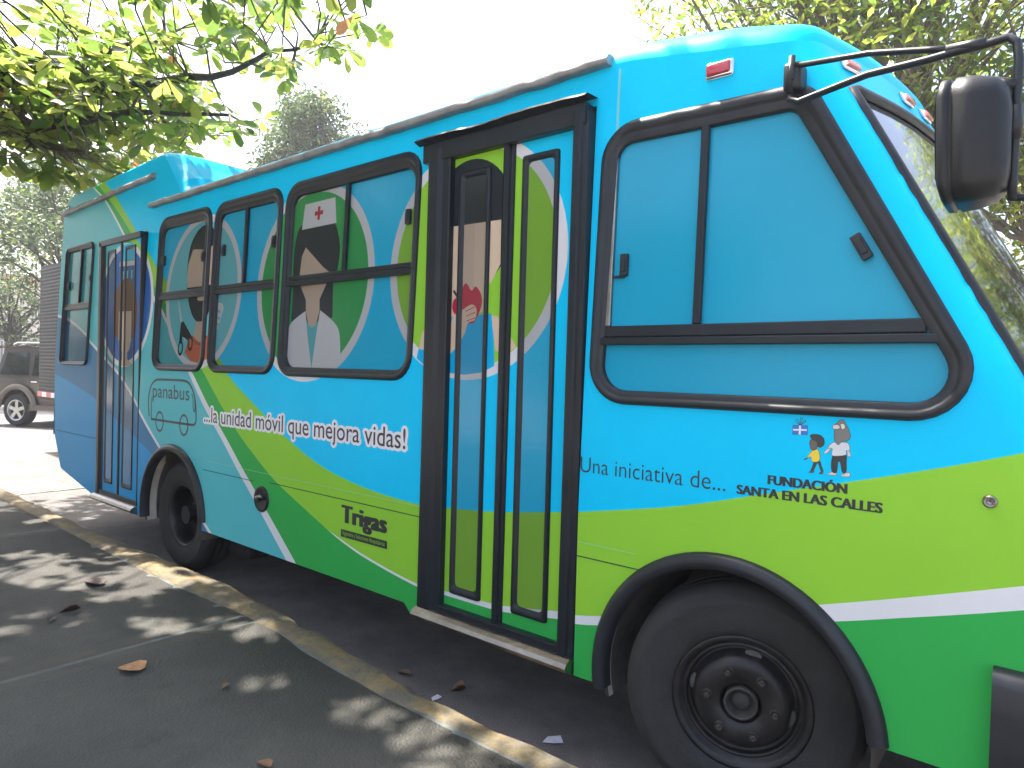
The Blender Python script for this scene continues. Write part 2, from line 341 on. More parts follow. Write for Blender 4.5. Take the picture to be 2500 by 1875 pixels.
    A.append(([(-3.429,2.446),(-3.141,2.448),(-3.119,2.303),(-3.448,2.301)], 'white'))
    A.append(([(-3.301,2.418),(-3.277,2.418),(-3.277,2.392),(-3.249,2.392),(-3.249,2.368),(-3.277,2.368),(-3.277,2.341),(-3.301,2.341),(-3.301,2.368),(-3.329,2.368),(-3.329,2.392),(-3.301,2.392)], 'red'))
    A.append((smoothline([(-3.55,1.52),(-3.545,1.673),(-3.53,1.735),(-3.486,1.775),(-3.372,1.825)], 4)+[(-3.333,1.67),(-3.281,1.498),(-3.257,1.669)]+smoothline([(-3.229,1.825),(-3.109,1.762),(-3.045,1.702),(-3.022,1.582)], 4)+[(-3.09,1.485),(-3.26,1.43),(-3.45,1.44)], 'white'))
    A.append(([(-3.358,1.775),(-3.334,1.744),(-3.301,1.728),(-3.264,1.742),(-3.240,1.77),(-3.262,1.64),(-3.281,1.50),(-3.325,1.65)], 'teal'))
    # child with an apple on the front door
    med(-2.098, 2.012, .548, .05, 'lime')
    A.append((ellipse(-2.095, 2.165, .26, .297, 48), 'black'))
    A.append(([(-2.30,2.172),(-1.907,2.168),(-1.905,1.975),(-1.948,1.91),(-1.998,1.859),(-1.995,1.77),(-2.2,1.74),(-2.2,1.86),(-2.26,1.93),(-2.29,2.0)], 'skin'))
    A.append(([(-2.14,2.17),(-2.06,2.17),(-2.06,1.87),(-2.14,1.87)], 'skin2'))
    A.append((smoothline([(-2.40,1.56),(-2.37,1.66),(-2.30,1.735),(-2.2,1.752),(-1.994,1.758),(-1.947,1.749),(-1.93,1.62),(-1.925,1.53)], 3)+[(-2.0,1.50),(-2.1,1.488),(-2.3,1.50)], 'shirt'))
    A.append(([(-1.950,1.752),(-1.915,1.748),(-1.86,1.69),(-1.805,1.615),(-1.862,1.575),(-1.922,1.60)], 'skin'))
    A.append(([(-2.368,1.69),(-2.33,1.70),(-2.34,1.60),(-2.39,1.605)], 'skin'))
    A.append((smoothline([(-2.148,1.846),(-2.117,1.90),(-2.095,1.896),(-2.072,1.868),(-2.046,1.886),(-2.015,1.853),(-2.006,1.813),(-2.022,1.765),(-2.056,1.721),(-2.10,1.728),(-2.15,1.745),(-2.18,1.772),(-2.191,1.805),(-2.178,1.835),(-2.148,1.846)], 4)[:-1], 'red'))
    A.append((stroke([(-2.155,1.84),(-2.185,1.875)], .012), 'black'))
    A.append((smoothline([(-2.23,1.65),(-2.20,1.70),(-2.184,1.756),(-2.14,1.776),(-2.113,1.789),(-2.07,1.806),(-2.045,1.795),(-2.037,1.775),(-2.046,1.736),(-2.088,1.722),(-2.108,1.674),(-2.161,1.611),(-2.23,1.555)], 4), 'skin'))
    for i in range(3): A.append((stroke([(-2.105+.004*i,1.776-.022*i),(-2.05+.004*i,1.794-.024*i)], .004), 'red'))
    return A
ARTL = build_art()

def cdt_panel(extra_loops, extra_pts, art, x0, x1, z0, z1):
    """triangulate the rectangle so that every art outline and loop is an edge; returns verts, tris, colour index per tri"""
    V, Eg = [], []
    def loop(p, closed=True):
        b = len(V); V.extend(Vector(q) for q in p); n = len(p)
        Eg.extend((b+i, b+(i+1) % n) for i in range(n if closed else n-1))
    loop([(x0,z0),(x1,z0),(x1,z1),(x0,z1)])
    for p in extra_loops: loop(p)
    for p, k_ in art:
        q = np.asarray(p)
        if q[:, 0].max() < x0 or q[:, 0].min() > x1 or q[:, 1].max() < z0 or q[:, 1].min() > z1: continue
        loop(p)
    V.extend(Vector(p) for p in extra_pts)
    res = delaunay_2d_cdt(V, Eg, [], 0, 1e-5)
    P = np.array([tuple(v) for v in res[0]]); F = np.array([f for f in res[2] if len(f) == 3])
    a, b, c = P[F[:, 0]], P[F[:, 1]], P[F[:, 2]]
    ar = (b[:, 0]-a[:, 0])*(c[:, 1]-a[:, 1])-(b[:, 1]-a[:, 1])*(c[:, 0]-a[:, 0])
    F[ar < 0] = F[ar < 0][:, ::-1]; F = F[np.abs(ar) > 1e-9]
    cen = P[F].mean(1)
    ok = (cen[:, 0] > x0) & (cen[:, 0] < x1) & (cen[:, 1] > z0) & (cen[:, 1] < z1); F = F[ok]; cen = cen[ok]
    ci = np.full(len(F), AIDX['cyan'])
    for p, k_ in art:
        q = np.asarray(p)
        if q[:, 0].max() < x0 or q[:, 0].min() > x1: continue
        ci[inside(cen, p)] = AIDX[k_]
    return P, F, cen, ci
def emit(name, P, F, ci, fn, mats, parent, smooth=False, extra=None):
    used = np.unique(F); idx = {int(u): i for i, u in enumerate(used)}
    vs = [fn(*P[u]) for u in used]; fs = [tuple(idx[int(q)] for q in f) for f in F]; mi = list(ci)
    if extra:
        b = len(vs); vs += extra.v; fs += [tuple(i+b for i in f) for f in extra.f]; mi += extra.m
    cs = sorted(set(mi)); rem = {c: i for i, c in enumerate(cs)}
    return mobj(name, vs, fs, [mats[c] for c in cs], parent, [rem[c] for c in mi], smooth)

WIN = {  # outer rectangle, inner rectangle, corner radius, bar height, mullions
    'W1': ((-7.29,1.465,-6.605,2.565), (-7.245,1.500,-6.640,2.515), .075, [-6.92]),
    'W2': ((-5.305,1.450,-4.500,2.595), (-5.245,1.500,-4.558,2.505), .12, []),
    'W3': ((-4.455,1.450,-3.635,2.592), (-4.392,1.500,-3.690,2.507), .12, [-4.056]),
    'W4': ((-3.602,1.447,-2.430,2.588), (-3.532,1.500,-2.472,2.502), .13, [-3.015])}
BWO = rounded([(-1.418,1.395,.16),(-.085,1.395,.15),(-.64,2.455,.11),(-1.408,2.472,.15)], 10)
BWI = rounded([(-1.361,1.447,.10),(-.180,1.447,.09),(-.690,2.376,.05),(-1.335,2.384,.06)], 10)
loops = {}; outer = {}
for kx, (o_, i_, r_, mu) in WIN.items():
    loops[kx] = rrect(*i_, max(r_-.05, .03)); outer[kx] = rrect(*o_, r_)
loops['BW'] = BWI; outer['BW'] = BWO
FA = dict(c=(-.853, .40), r=(.452, .462)); RA = dict(c=(-4.925, .42), r=(.448, .452))
def arch_loop(a, zb=.2): return [(a['c'][0]+a['r'][0], zb)]+ellipse(*a['c'], *a['r'], 40, 0, math.pi, True)+[(a['c'][0]-a['r'][0], zb)]
FD = (-2.332, .36, -1.445, 2.56); RD = (-6.36, .36, -5.517, 2.53)
holes = {'FD': [(FD[0],.2),(FD[2],.2),(FD[2],FD[3]),(FD[0],FD[3])], 'RD': [(RD[0],.2),(RD[2],.2),(RD[2],RD[3]),(RD[0],RD[3])], 'FA': arch_loop(FA), 'RA': arch_loop(RA)}
XEND = NOSE[0][0]+rake(.5)+NLEN
OUT = [(-7.44,2.6),(-7.445,1.6),(-7.40,.80),(-7.22,.50),(-6.36,.345),(-5.45,.33),(-4.40,.38),(-2.435,.374),(-2.387,.328),(-1.40,.323),(-1.25,.33),(-.40,.44),(-.30,.44),(1.7,.44)]
def topline(n=160):
    xs_ = list(np.linspace(-7.44, -7.15, 12))+list(np.linspace(-7.1, -5.42, 20))+list(np.linspace(-5.38, -4.9, 25))+list(np.linspace(-4.85, -1.4, 40))+list(np.linspace(-1.35, 1.7, 60)); return [(float(x), zedge(x)) for x in xs_]
outline = OUT+[(x, z) for x, z in topline()[::-1]]
pts = [(float(x), float(z)) for x in np.arange(-.72, 1.65, .045) for z in np.arange(.44, 2.62, .07)]
pts += [(float(x), ZT) for x in np.arange(-7.4, .3, .12)]
wtop = 2.45
# windscreen: an opening in the developed nose, raked edge
def ws_edge(z): return NOSE[0][0]+rake(z)+.148
WSL = [(ws_edge(z), z) for z in np.linspace(1.36, 2.435, 20)]
ws_loop = WSL+[(x, 2.435) for x in np.linspace(WSL[-1][0]+.05, 1.7, 24)]+[(1.7,1.36)]
splits = []
for kx, (o_, i_, r_, mu) in WIN.items():
    splits.append([(i_[0]-.02, 1.9), (i_[0]-.02, 2.0), (i_[2]+.02, 2.0), (i_[2]+.02, 1.9)][1:3])
    for x in mu: splits.append([(x, 2.0), (x, i_[3]+.03)])
splits += [[(-1.38, 1.65), (-.27, 1.65)], [(-.988, 1.65), (-.988, 2.40)]]
all_loops = [outline]+list(loops.values())+list(holes.values())+[ws_loop]+splits
P, F, cen, ci = cdt_panel(all_loops, pts, ARTL, -7.6, 1.7, .2, 3.2)
x0n = np.array([NOSE[0][0]+rake(z) for z in cen[:, 1]])
inb = inside(cen, outline) & (cen[:, 0] < x0n+NLEN-.004)
for h in holes.values(): inb &= ~inside(cen, h)
wmask = {kx: inside(cen, lp) & inb for kx, lp in loops.items()}
wsm = inside(cen, ws_loop) & inb
body = inb & ~wsm
for mm in wmask.values(): body &= ~mm
# the rest of the shell: roof, far side, rear, floor
ex = MB(); CY = AIDX['cyan']; TE = AIDX['teal']; LI = AIDX['lime']
def roof_rows(flip):
    rows = []
    per = [x for x, z in topline()]
    per = [x for x in per if x < NOSE[0][0]+rake(zedge(x))+NLEN]+[NOSE[0][0]+rake(2.6)+NLEN]
    for t in np.linspace(0, 1, 15):
        row = []
        for x in per:
            ze = zedge(x); p = side(x, ze)
            zr = ze+lerp(x, [(-7.44,.05),(-5.3,.06),(-5.2,.07),(-4.9,.17),(-1.36,.17),(-.9,.19),(-.6,.16),(2,.15)])
            qx = min(p[0], -1.05) if p[0] > -1.05 else p[0]
            qx = max(qx, -7.25)
            hu = x < -5.0; a = t**(1.45 if hu else 1.9); hgt = 1-(1-t)**(7 if hu else 2.6)
            q = (p[0]+(qx-p[0])*a, p[1]+(1.05-p[1])*a, p[2]+(zr-p[2])*hgt)
            row.append((q[0], 2.1-q[1], q[2]) if flip else q)
        rows.append(row)
    return rows
for flip in (False, True):
    rr = roof_rows(flip); n = len(rr[0]); b = len(ex.v); ex.v += [v for row in rr for v in row]
    for i in range(len(rr)-1):
        for k_ in range(n-1):
            f = (b+i*n+k_, b+i*n+k_+1, b+(i+1)*n+k_+1, b+(i+1)*n+k_)
            xm = rr[i][k_][0]; zz = zedge(xm)
            c_ = CY
            if not flip and xm < -5.3:
                bx = lerp(zz+.12*(i/len(rr)), [(2.7,-6.1),(3.2,-6.82)])
                c_ = TE if xm < bx-.12 else (AIDX['green'] if xm < bx+.04 else (LI if xm < bx+.22 else CY))
            ex.f.append(f[::-1] if flip else f); ex.m.append(c_)
# far side
far = inside(cen, outline) & (cen[:, 0] < x0n+NLEN-.004) & ~wsm
for k_ in ('FA', 'RA'): far &= ~inside(cen, holes[k_])
used = np.unique(F[far]); ib = {int(u): len(ex.v)+i for i, u in enumerate(used)}
ex.v += [side(*P[u], 0, True) for u in used]; ex.f += [tuple(ib[int(q)] for q in f[::-1]) for f in F[far]]; ex.m += [CY]*int(far.sum())
# rear panel and floor
zz = [.80, 1.6, 2.6, 2.84]
ex.loft([[(-7.44, TY(z), z), (-7.50, TY(z)+.12, z), (-7.53, 1.05, z), (-7.50, 1.98-TY(z), z), (-7.44, 2.1-TY(z), z)] for z in zz], TE)
ex.loft([[(-7.40,0,.80),(-7.53,1.05,.80),(-7.40,2.1,.80)],[(-7.22,0,.5),(-7.22,1.05,.5),(-7.22,2.1,.5)]], TE)
bod = emit('body', P, F[body], ci[body], side, mset(paint), bus, smooth=True, extra=ex)
bod['label'] = 'printed wrap of cyan, teal, lime and green bands'
# dark floor pan seen under the skirt, fuel tank, axles
b = MB(); b.box((-7.2,.40,.52),(-.2,1.70,.56)); b.box((-7.2,.04,.52),(-5.45,.399,.56)); b.box((-4.42,.04,.52),(-1.36,.399,.56)); b.bbox((-4.25,.32,.22),(-3.05,.75,.52),.03); b.bbox((-6.9,.5,.34),(-1.5,.62,.53),.01); b.bbox((-6.9,1.5,.34),(-1.5,1.62,.53),.01)
b.tube([(-4.93,.1,.40),(-4.93,2.0,.40)], .07); b.tube([(-.80,.25,.36),(-.80,1.85,.36)], .05); b.bbox((-4.75,.25,.15),(-4.3,1.6,.42),.04)
b.build('underbody', DARK, bus)
# wheel wells
for a in (FA, RA):
    for fl in (0, 1):
        b = MB(); arc = ellipse(*a['c'], a['r'][0]+.004, a['r'][1]+.004, 28, -.25, math.pi+.25, True)
        yy = (lambda y: 2.1-y) if fl else (lambda y: y)
        b.loft([[(x, yy(.0), z) for x, z in arc], [(x, yy(.62), z) for x, z in arc]])
        b.add([(x, yy(.62), z) for x, z in arc], [tuple(range(len(arc)))])
        b.build('wheel_well', LINER if not fl else DARK, bus)

def ring(name, outer_, inner_, prof, m_, parent, mp=side, base=0., smooth=True):
    """frame lofted between two matching outlines; prof = [(t, height)]"""
    b = MB(); rows = []
    for t, h in prof:
        rows.append([mp(ox+(ix-ox)*t, oz+(iz-oz)*t, base+h) for (ox, oz), (ix, iz) in zip(outer_, inner_)])
    n = len(outer_)
    b.loft(rows, closed=True)
    return b.build(name, m_, parent, smooth)
GASK = [(0,-.004),(.03,.007),(.14,.015),(.32,.019),(.5,.016),(.58,.008),(.64,.008),(.94,.007),(1.0,.003),(1.03,-.026)]
def boxS(x0, z0, x1, z1, y0, y1, mp=side, bev=.004):
    """bevelled bar following the side: y0 inner offset, y1 outer offset"""
    b = MB(); b.bbox((x0, y0, z0), (x1, y1, z1), bev)
    b.v = [mp(v[0], v[2], v[1]) for v in b.v]; b.f = [f[::-1] for f in b.f]; return b
def latch(x, z, win, dz=.075, ang=0):
    b = MB(); b.bbox((-.016,-.012,-dz/2),(.016,.006,dz/2),.004); b.bbox((-.010,.004,-dz*.3),(.010,.012,dz*.3),.003)
    c, s_ = math.cos(ang), math.sin(ang)
    b.v = [side(x+v[0]*c-v[2]*s_, z+v[0]*s_+v[2]*c, v[1]) for v in b.v]; b.f = [f[::-1] for f in b.f]
    b.build('latch', RUB, win)
PF = mset(film)
def panes(kx, win, zb, mull, dx=0):
    mk = wmask[kx]
    low = cen[:, 1] < zb
    sel = [mk & low]
    cuts = [-99]+mull+[99]
    for a, b_ in zip(cuts, cuts[1:]): sel.append(mk & ~low & (cen[:, 0] > a) & (cen[:, 0] <= b_))
    for i, s_ in enumerate(sel):
        if s_.sum():
            emit('pane', P, F[s_], ci[s_], lambda x, z, d=(-.012 if i % 2 else -.016): side(x, z, d), PF, win)
for kx, (o_, i_, r_, mu) in WIN.items():
    wn = ring('window', outer[kx], loops[kx], GASK, RUB, bus)
    panes(kx, wn, 2.0, mu)
    zb = (1.972, 2.032)
    boxS(i_[0]-.01, zb[0], i_[2]+.01, zb[1]-.028, -.014, .008).build('bar', BLK, wn)
    boxS(i_[0]-.01, zb[1]-.026, i_[2]+.01, zb[1], -.014, .002).build('bar', BLK, wn)
    for x in mu: boxS(x-.014, 2.03, x+.014, i_[3]+.01, -.014, .006).build('mullion', BLK, wn)
    if kx == 'W2':
        boxS(-4.60, 2.03, -4.572, 2.505, -.014, .002).build('mullion', BLK, wn)
        latch(-5.225, 2.27, wn); latch(-4.612, 2.25, wn)
    if kx == 'W3': latch(-4.335, 2.265, wn); latch(-3.725, 2.26, wn)
    if kx == 'W4': latch(-2.52, 2.26, wn)
    if kx == 'W1': latch(-7.195, 2.2, wn); latch(-6.665, 2.24, wn)
# driver's window
wn = ring('window', BWO, BWI, GASK, RUB, bus); wn['label'] = "large slanted driver's window in a thick rubber gasket"
panes('BW', wn, 1.65, [-.988])
boxS(-1.37, 1.648, -.300, 1.690, -.014, .004).build('bar', BLK, wn); boxS(-1.37, 1.618, -.268, 1.646, -.014, .010).build('bar', BLK, wn)
boxS(-1.003, 1.69, -.974, 2.385, -.014, .006).build('mullion', BLK, wn)
boxS(-1.36, 1.69, -1.335, 2.36, -.014, .003).build('mullion', STEEL, wn)
latch(-1.288, 1.92, wn, .085); latch(-.477, 1.91, wn, .085, R(29))
boxS(-1.33, 1.872, -1.285, 1.882, -.012, .003).build('latch', RUB, wn)

# ---- doors: upright leaves set in black posts
def vplane(off): return lambda x, z, h=0.: (x, off-h, z)
def door(prefix, frame, leaves, posts, lintel, yleaf, gh=1.0):
    for (lx0, lz0, lx1, lz1), (gx0, gz0, gx1, gz1) in leaves:
        go = rrect(gx0, gz0, gx1, gz1, .012, 4); gi = rrect(gx0+.030, gz0+.036, gx1-.028, gz1-.030, .02, 4)
        lp = [[(lx0,lz0),(lx1,lz0),(lx1,lz1),(lx0,lz1)], gi]
        P2, F2, c2, i2 = cdt_panel(lp, [], ARTL, lx0, lx1, lz0, lz1)
        w_ = inside(c2, gi); mp = vplane(yleaf)
        e2 = MB(); e2.box((lx0, yleaf+.002, lz0), (lx1, yleaf+.03, lz1), AIDX['black'])
        lf = emit('door_leaf', P2, F2[~w_], i2[~w_], mp, mset(paint), bus, extra=e2)
        emit('pane', P2, F2[w_], i2[w_], lambda x, z: (x, yleaf-.001, z), PF, lf)
        ring('gasket', go, gi, [(0,-.001),(.04,.010*gh),(.35,.016*gh),(.7,.010*gh),(1,.0)], BLK, lf, mp)
    for (x0, x1, xb0, xb1, z0, z1, yo) in posts:
        b = MB(); wd = x1-x0
        prof = [(0, .06),(0, yo+.012),(.06, yo+.002),(.18, yo),(.52, yo),(.60, yo+.006),(.68, yo+.016),(.96, yo+.018),(1, yo+.022),(1, .06)]
        rws = []
        for z, a, c in ((z0, xb0, xb1), (z1, x0, x1)): rws.append([(a+(c-a)*t, y, z) for t, y in prof])
        b.loft(rws); b.build('door_post', BLK, bus, smooth=False)
    x0, x1, z0, z1 = lintel
    b = MB(); b.bbox((x0+.03, -.012, z0), (x1-.03, .09, z1-.012), .004); b.build('door_lintel', BLK, bus)
door('F', FD, [((-2.222,.413,-1.903,2.490),(-2.157,.480,-1.968,2.410)), ((-1.858,.413,-1.535,2.490),(-1.790,.478,-1.600,2.419))],
     [(-2.327,-2.195,-2.333,-2.195,.385,2.53,-.022), (-1.513,-1.448,-1.522,-1.452,.385,2.53,-.018), (-1.880,-1.832,-1.884,-1.840,.40,2.50,.002)],
     (-2.40,-1.43,2.478,2.575), .03)
door('R', RD, [((-6.245,.425,-5.930,2.48),(-6.205,.492,-6.03,2.43)), ((-5.890,.425,-5.545,2.48),(-5.845,.492,-5.640,2.432))],
     [(-6.36,-6.24,-6.35,-6.235,.385,2.50,-.012), (-5.548,-5.517,-5.548,-5.515,.385,2.50,.0), (-5.932,-5.888,-5.928,-5.884,.40,2.48,.0)],
     (-6.39,-5.49,2.472,2.532), .008, .4)
for x0, x1, zt in ((-2.33,-1.455,.425), (-6.35,-5.515,.43)):
    b = MB(); b.bbox((x0,-.006,zt-.05),(x1,.10,zt-.004),.006); b.build('door_sill', BLK, bus)
    b = MB(); n = 10; prof = [(.10,.392),(.01,.392),(-.022,.388),(-.044,.376),(-.054,.36),(-.050,.346),(-.036,.338),(-.01,.334),(-.006,.324),(.10,.324)]
    b.loft([[(x, y, z) for y, z in prof] for x in (x0-.004, (x0+x1)/2, x1+.004)]); b.add([(x0-.004, y, z) for y, z in prof]+[(x1+.004, y, z) for y, z in prof], [tuple(range(n)), tuple(range(n, 2*n))[::-1]])
    b.build('step', STEEL, bus, smooth=False)
# rain visor above the front door, a little bent, sunlit on top
b = MB(); vz = []
for i in range(25):
    x = -2.395+(.955)*i/24; dz = .004*math.sin(i*.45)+random.uniform(-.0015,.0015); vz.append([(x, .07, 2.592+dz*.3), (x, -.035+abs(dz), 2.588+dz), (x, -.05+abs(dz), 2.574+dz), (x, -.01, 2.562)])
b.loft(vz); b.build('rain_visor', BLK, bus, smooth=False)
# gutter rails along the roof edge
def rail(x0, x1, z, n, drop=0):
    b = MB(); rws = []
    for i in range(n+1):
        x = x0+(x1-x0)*i/n; zz_ = (z(x) if callable(z) else z)+random.uniform(-.004,.004); y = TY(zz_)
        prof = [(.02,.034),(-.012,.034),(-.034,.026),(-.042,.010),(-.040,-.004),(-.028,-.010),(-.010,-.006),(.01,-.012)]
        rws.append([(x, y+a, zz_+c) for a, c in prof])
    b.loft(rws); b.add([*rws[0], *rws[-1]], [tuple(range(8)), tuple(range(8, 16))[::-1]]); b.build('gutter_rail', ALU, bus, smooth=True)
rail(-5.46, -1.385, 2.705, 60); rail(-7.42, -5.44, lambda x: 2.885+.045*(x+7.42)/1.98, 24)
# arch lips
def lip(a, zl, zr):
    for fl in (0, 1):
        b = MB(); rws = []
        al = math.pi-math.asin(max(-1, min(1, (zl-a['c'][1])/(a['r'][1]+.05)))); ar_ = math.asin((zr-a['c'][1])/(a['r'][1]+.05))
        for i in range(41):
            q = ar_+(al-ar_)*i/40; c, s_ = math.cos(q), math.sin(q)
            rws.append([(a['c'][0]+(a['r'][0]+d)*c, (2.1-y if fl else y), a['c'][1]+(a['r'][1]+d)*s_) for d, y in ((.052,.004),(.052,-.010),(.040,-.026),(.020,-.032),(.004,-.026),(-.006,-.008),(-.006,.03))])
        b.loft(rws); b.add([*rws[0], *rws[-1]], [tuple(range(7)), tuple(range(7, 14))]); b.build('arch_lip', RUB, bus, smooth=True)
lip(FA, .315, .45); lip(RA, .325, .44)
for a in (FA, RA):
    b = MB(); rws = []
    for i in range(20):
        q = math.pi*(.62+.46*i/19); c, s_ = math.cos(q), math.sin(q)
        rws.append([(a['c'][0]+(a['r'][0]-.002)*c, y, a['c'][1]+(a['r'][1]-.002)*s_) for y in (.012, .012+.07*min(1, i/6+.2) if a is RA else .012+.03*min(1, i/6+.1))])
    b.loft(rws); b.build('arch_edge', CREAM, bus)

# ---- wheels (axis along y, outer face towards -y)
def wheel(loc, rz, dish, r_=.40, flip=False):
    b = MB(); wd = .215
    b.lathe([(.222,.0),(.232,-.012),(.26,-.022),(.30,-.028),(.335,-.026),(.352,-.030),(.358,-.024),(.375,-.014),(.390,.004),(r_-.002,.022),(r_,.045),(r_,.06),(r_-.010,.061),(r_-.010,.068),(r_,.069),(r_,.11),(r_-.01,.111),(r_-.01,.118),(r_,.119),(r_,wd-.05),(.385,wd-.01),(.33,wd+.01),(.23,wd)], 64)
    o = b.build('wheel', TYR, bus, True, world=False)
    o.location = Vector(loc)-bus.location; o.rotation_euler.z = rz
    b = MB()
    if not dish: prof = [(.225,-.004),(.230,-.014),(.222,-.016),(.206,-.006),(.200,.012),(.193,.014),(.189,.006),(.184,.022),(.176,.040),(.168,.030),(.158,.004),(.150,-.012),(.128,-.018),(.070,-.018),(.066,-.012),(.060,.02),(.045,.022),(.030,.022)]
    else: prof = [(.225,-.004),(.230,-.014),(.220,-.012),(.205,.0),(.198,.03),(.192,.09),(.185,.14),(.165,.155),(.12,.15),(.09,.13),(.08,.08),(.06,.065),(.03,.06),(.001,.06)]
    b.lathe(prof, 64); rm = b.build('rim', RIM, o, True)
    if not dish:
        b = MB(); b.lathe([(.056,.024),(.056,-.020),(.051,-.023),(.046,-.018),(.044,.014),(.034,.016),(.031,.004),(.024,.0),(.001,-.002)], 24); b.build('hub_cap', mat('greasy_hub', (.038,.034,.031), .65, var=.4, vscale=20), o, True)
        for i in range(6):
            q = R(113)+i*math.pi/3; c = (.111*math.cos(q), 0, .111*math.sin(q))
            b = MB(); b.lathe([(.0175,-.016),(.0175,-.024),(.015,-.026)], 12, c); b.lathe([(.0125,-.02),(.0125,-.036),(.010,-.039),(.006,-.039),(.006,-.046),(.001,-.047)], 6, c)
            b.build('lug_nut', mat('greasy_hub', (.07,.062,.055), .5), o)
        for i in range(4):
            q = R(78)+i*math.pi/2; b = MB(); n = 14; vs = []
            for k_ in range(n):
                t = 2*math.pi*k_/n; rr_ = .166+.011*math.sin(t); an = q+.17*math.cos(t); vs.append((rr_*math.cos(an), .026-(.0135 if math.sin(t) < 0 else -.004)*abs(math.sin(t))-.006, rr_*math.sin(an)))
            b.add(vs, [tuple(range(n))]); b.build('hand_hole', mat('brake_dust_grey', (.09,.085,.08), .8), o)
    return o
fwheel = wheel((-.815, .085, .398), R(17), False); wheel((-4.935, .095, .398), 0, True)
for x in (-.815, -4.935):
    o = wheel((x, 2.005, .398), math.pi+(R(17) if x > -2 else 0), x < -2)

# ---- windscreen in its rubber, with the wiper-side gasket
ws = emit('windscreen', P, F[wsm], np.zeros(int(wsm.sum()), int), lambda x, z: side(x, z, -.008), [GLASS]+PF[1:], bus, smooth=True)
e2 = emit('windscreen', P, F[wsm], np.zeros(int(wsm.sum()), int), lambda x, z: side(x, z, -.008, True), [GLASS]+PF[1:], bus, smooth=True)
for fl in (0, 1):
    b = MB(); path = [(WSL[0][0]+.5, 1.36), (WSL[0][0]+.2, 1.36)]+WSL+[(x, 2.435) for x in np.linspace(WSL[-1][0]+.03, 1.0, 26)]
    rws = []
    for i, (x, z) in enumerate(path):
        a = Vector(path[max(i-1, 0)]); c = Vector(path[min(i+1, len(path)-1)]); t = (c-a).normalized(); n = Vector((-t.y, t.x))
        rws.append([side(x+n.x*d, z+n.y*d, h, bool(fl)) for d, h in ((.026,-.002),(.024,.010),(.010,.016),(-.008,.012),(-.018,-.004))])
    b.loft(rws); b.build('windscreen_gasket', RUB, bus, True)
# bumper wrapping the nose
for fl in (0, 1):
    b = MB(); rws = []
    for x in np.linspace(-.115, XEND-.01, 30):
        rws.append([side(x, z, h, bool(fl)) for z, h in ((.30,-.02),(.30,.035),(.33,.05),(.72,.05),(.752,.040),(.76,.012),(.76,-.01))])
    b.loft(rws); n = 7; b.add(rws[0], [tuple(range(n))]); b.build('bumper', RUB, bus, True)
# marker lamps
def marker(x, z, wd, ht, lens, sl_=0):
    bz = MB(); bz.bbox((-wd/2,-.003,-ht/2),(wd/2,.016,ht/2),.010, seg=3)
    bz.v = [side(x+v[0], z+v[2]+sl_*v[0], v[1]) for v in bz.v]; bz.f = [f[::-1] for f in bz.f]
    o = bz.build('marker_lamp', CHROME, bus, True)
    ln = MB(); ln.bbox((-wd/2+.008,.006,-ht/2+.008),(wd/2-.008,.026,ht/2-.008),.008, seg=3)
    ln.v = [side(x+v[0], z+v[2]+sl_*v[0], v[1]) for v in ln.v]; ln.f = [f[::-1] for f in ln.f]; ln.build('lens', lens, o, True)
marker(-.946, 2.568, .100, .058, REDL)
for s_ in (.22, .66, .88): marker(NOSE[0][0]+rake(2.54)+s_, 2.54, .10, .05, AMBL)
marker(-7.33, 2.955, .05, .035, REDL)
# lock on the nose, fuel filler
b = MB(); b.lathe([(.0,-.010),(.006,-.012),(.007,-.007),(.013,-.009),(.017,-.005),(.018,.002)], 20, (-.137,0,1.193)); b.build('lock', STEEL, bus)
b = MB(); b.lathe([(.001,-.006),(.060,-.006),(.074,-.010),(.079,-.006),(.080,.004)], 32, (-3.732,0,.696)); fc = b.build('fuel_filler', BLK, bus, True)
b = MB(); b.tube([(-3.745,-.012,.690),(-3.727,-.040,.712),(-3.700,-.036,.722),(-3.690,-.012,.705)], [.008,.010,.011,.007], 8); b.build('handle', STEEL, fc, True)
# panel seams: shallow dark joints, fold strips
SEAM = mat('dark_seam_gap', (.02,.05,.03), .8)
def seam(x0, x1, z, ht=.004, m_=SEAM, y=.0015):
    b = MB(); b.box((x0,-y,z-ht/2),(x1,.002,z+ht/2)); b.build('panel_seam', m_, bus)
seam(-4.47,-3.83,.793); seam(-3.65,-2.336,.806); seam(-1.444,-1.165,.795); seam(-7.38,-6.362,.845)
fold = mat('wrap_fold', (.30,.52,.32), .4)
seam(-4.40,-2.336,.855,.002,fold,.001); seam(-1.444,-1.19,.85,.002,fold,.001)
bk = MB(); zs = np.linspace(2.44, 2.70, 8); bk.loft([[side(-1.352+.004*i, z, h) for z, h in ((2.44,.0005),(2.57,.002),(2.68,.001))] for i in range(4)]); bk.build('cap_joint', paint('aqua'), bus)
# ---- mirror and its arms
mr = empty('mirror_tmp', (0,0,0)); bpy.data.objects.remove(mr)
b = MB(); secs = []
for t, sx, sy, sz in ((0,.70,.93,.95),(.03,.86,1.0,1.0),(.16,.94,1.0,1.0),(.17,.90,.96,.965),(.22,.90,.96,.965),(.24,.98,1.0,1.0),(.5,.98,.97,.985),(.8,.90,.82,.93),(.95,.72,.6,.8),(1.0,.45,.4,.55)):
    cx, cy, cz = -.262+.14*t+.012*t, -.17-.01*t, 2.105-.004*t
    out = rounded([(-.105*sy,-.155*sz,.05),(.105*sy,-.155*sz,.05),(.105*sy,.155*sz,.06),(-.105*sy,.155*sz,.06)], 6)
    secs.append([(cx+.5*(1-t)*(.022 if p[1] < 0 else .008)*(abs(p[1])/.17)**2*2, cy+p[0]*(1-.12*max(0, -p[1]/.17)), cz+p[1]) for p in out])
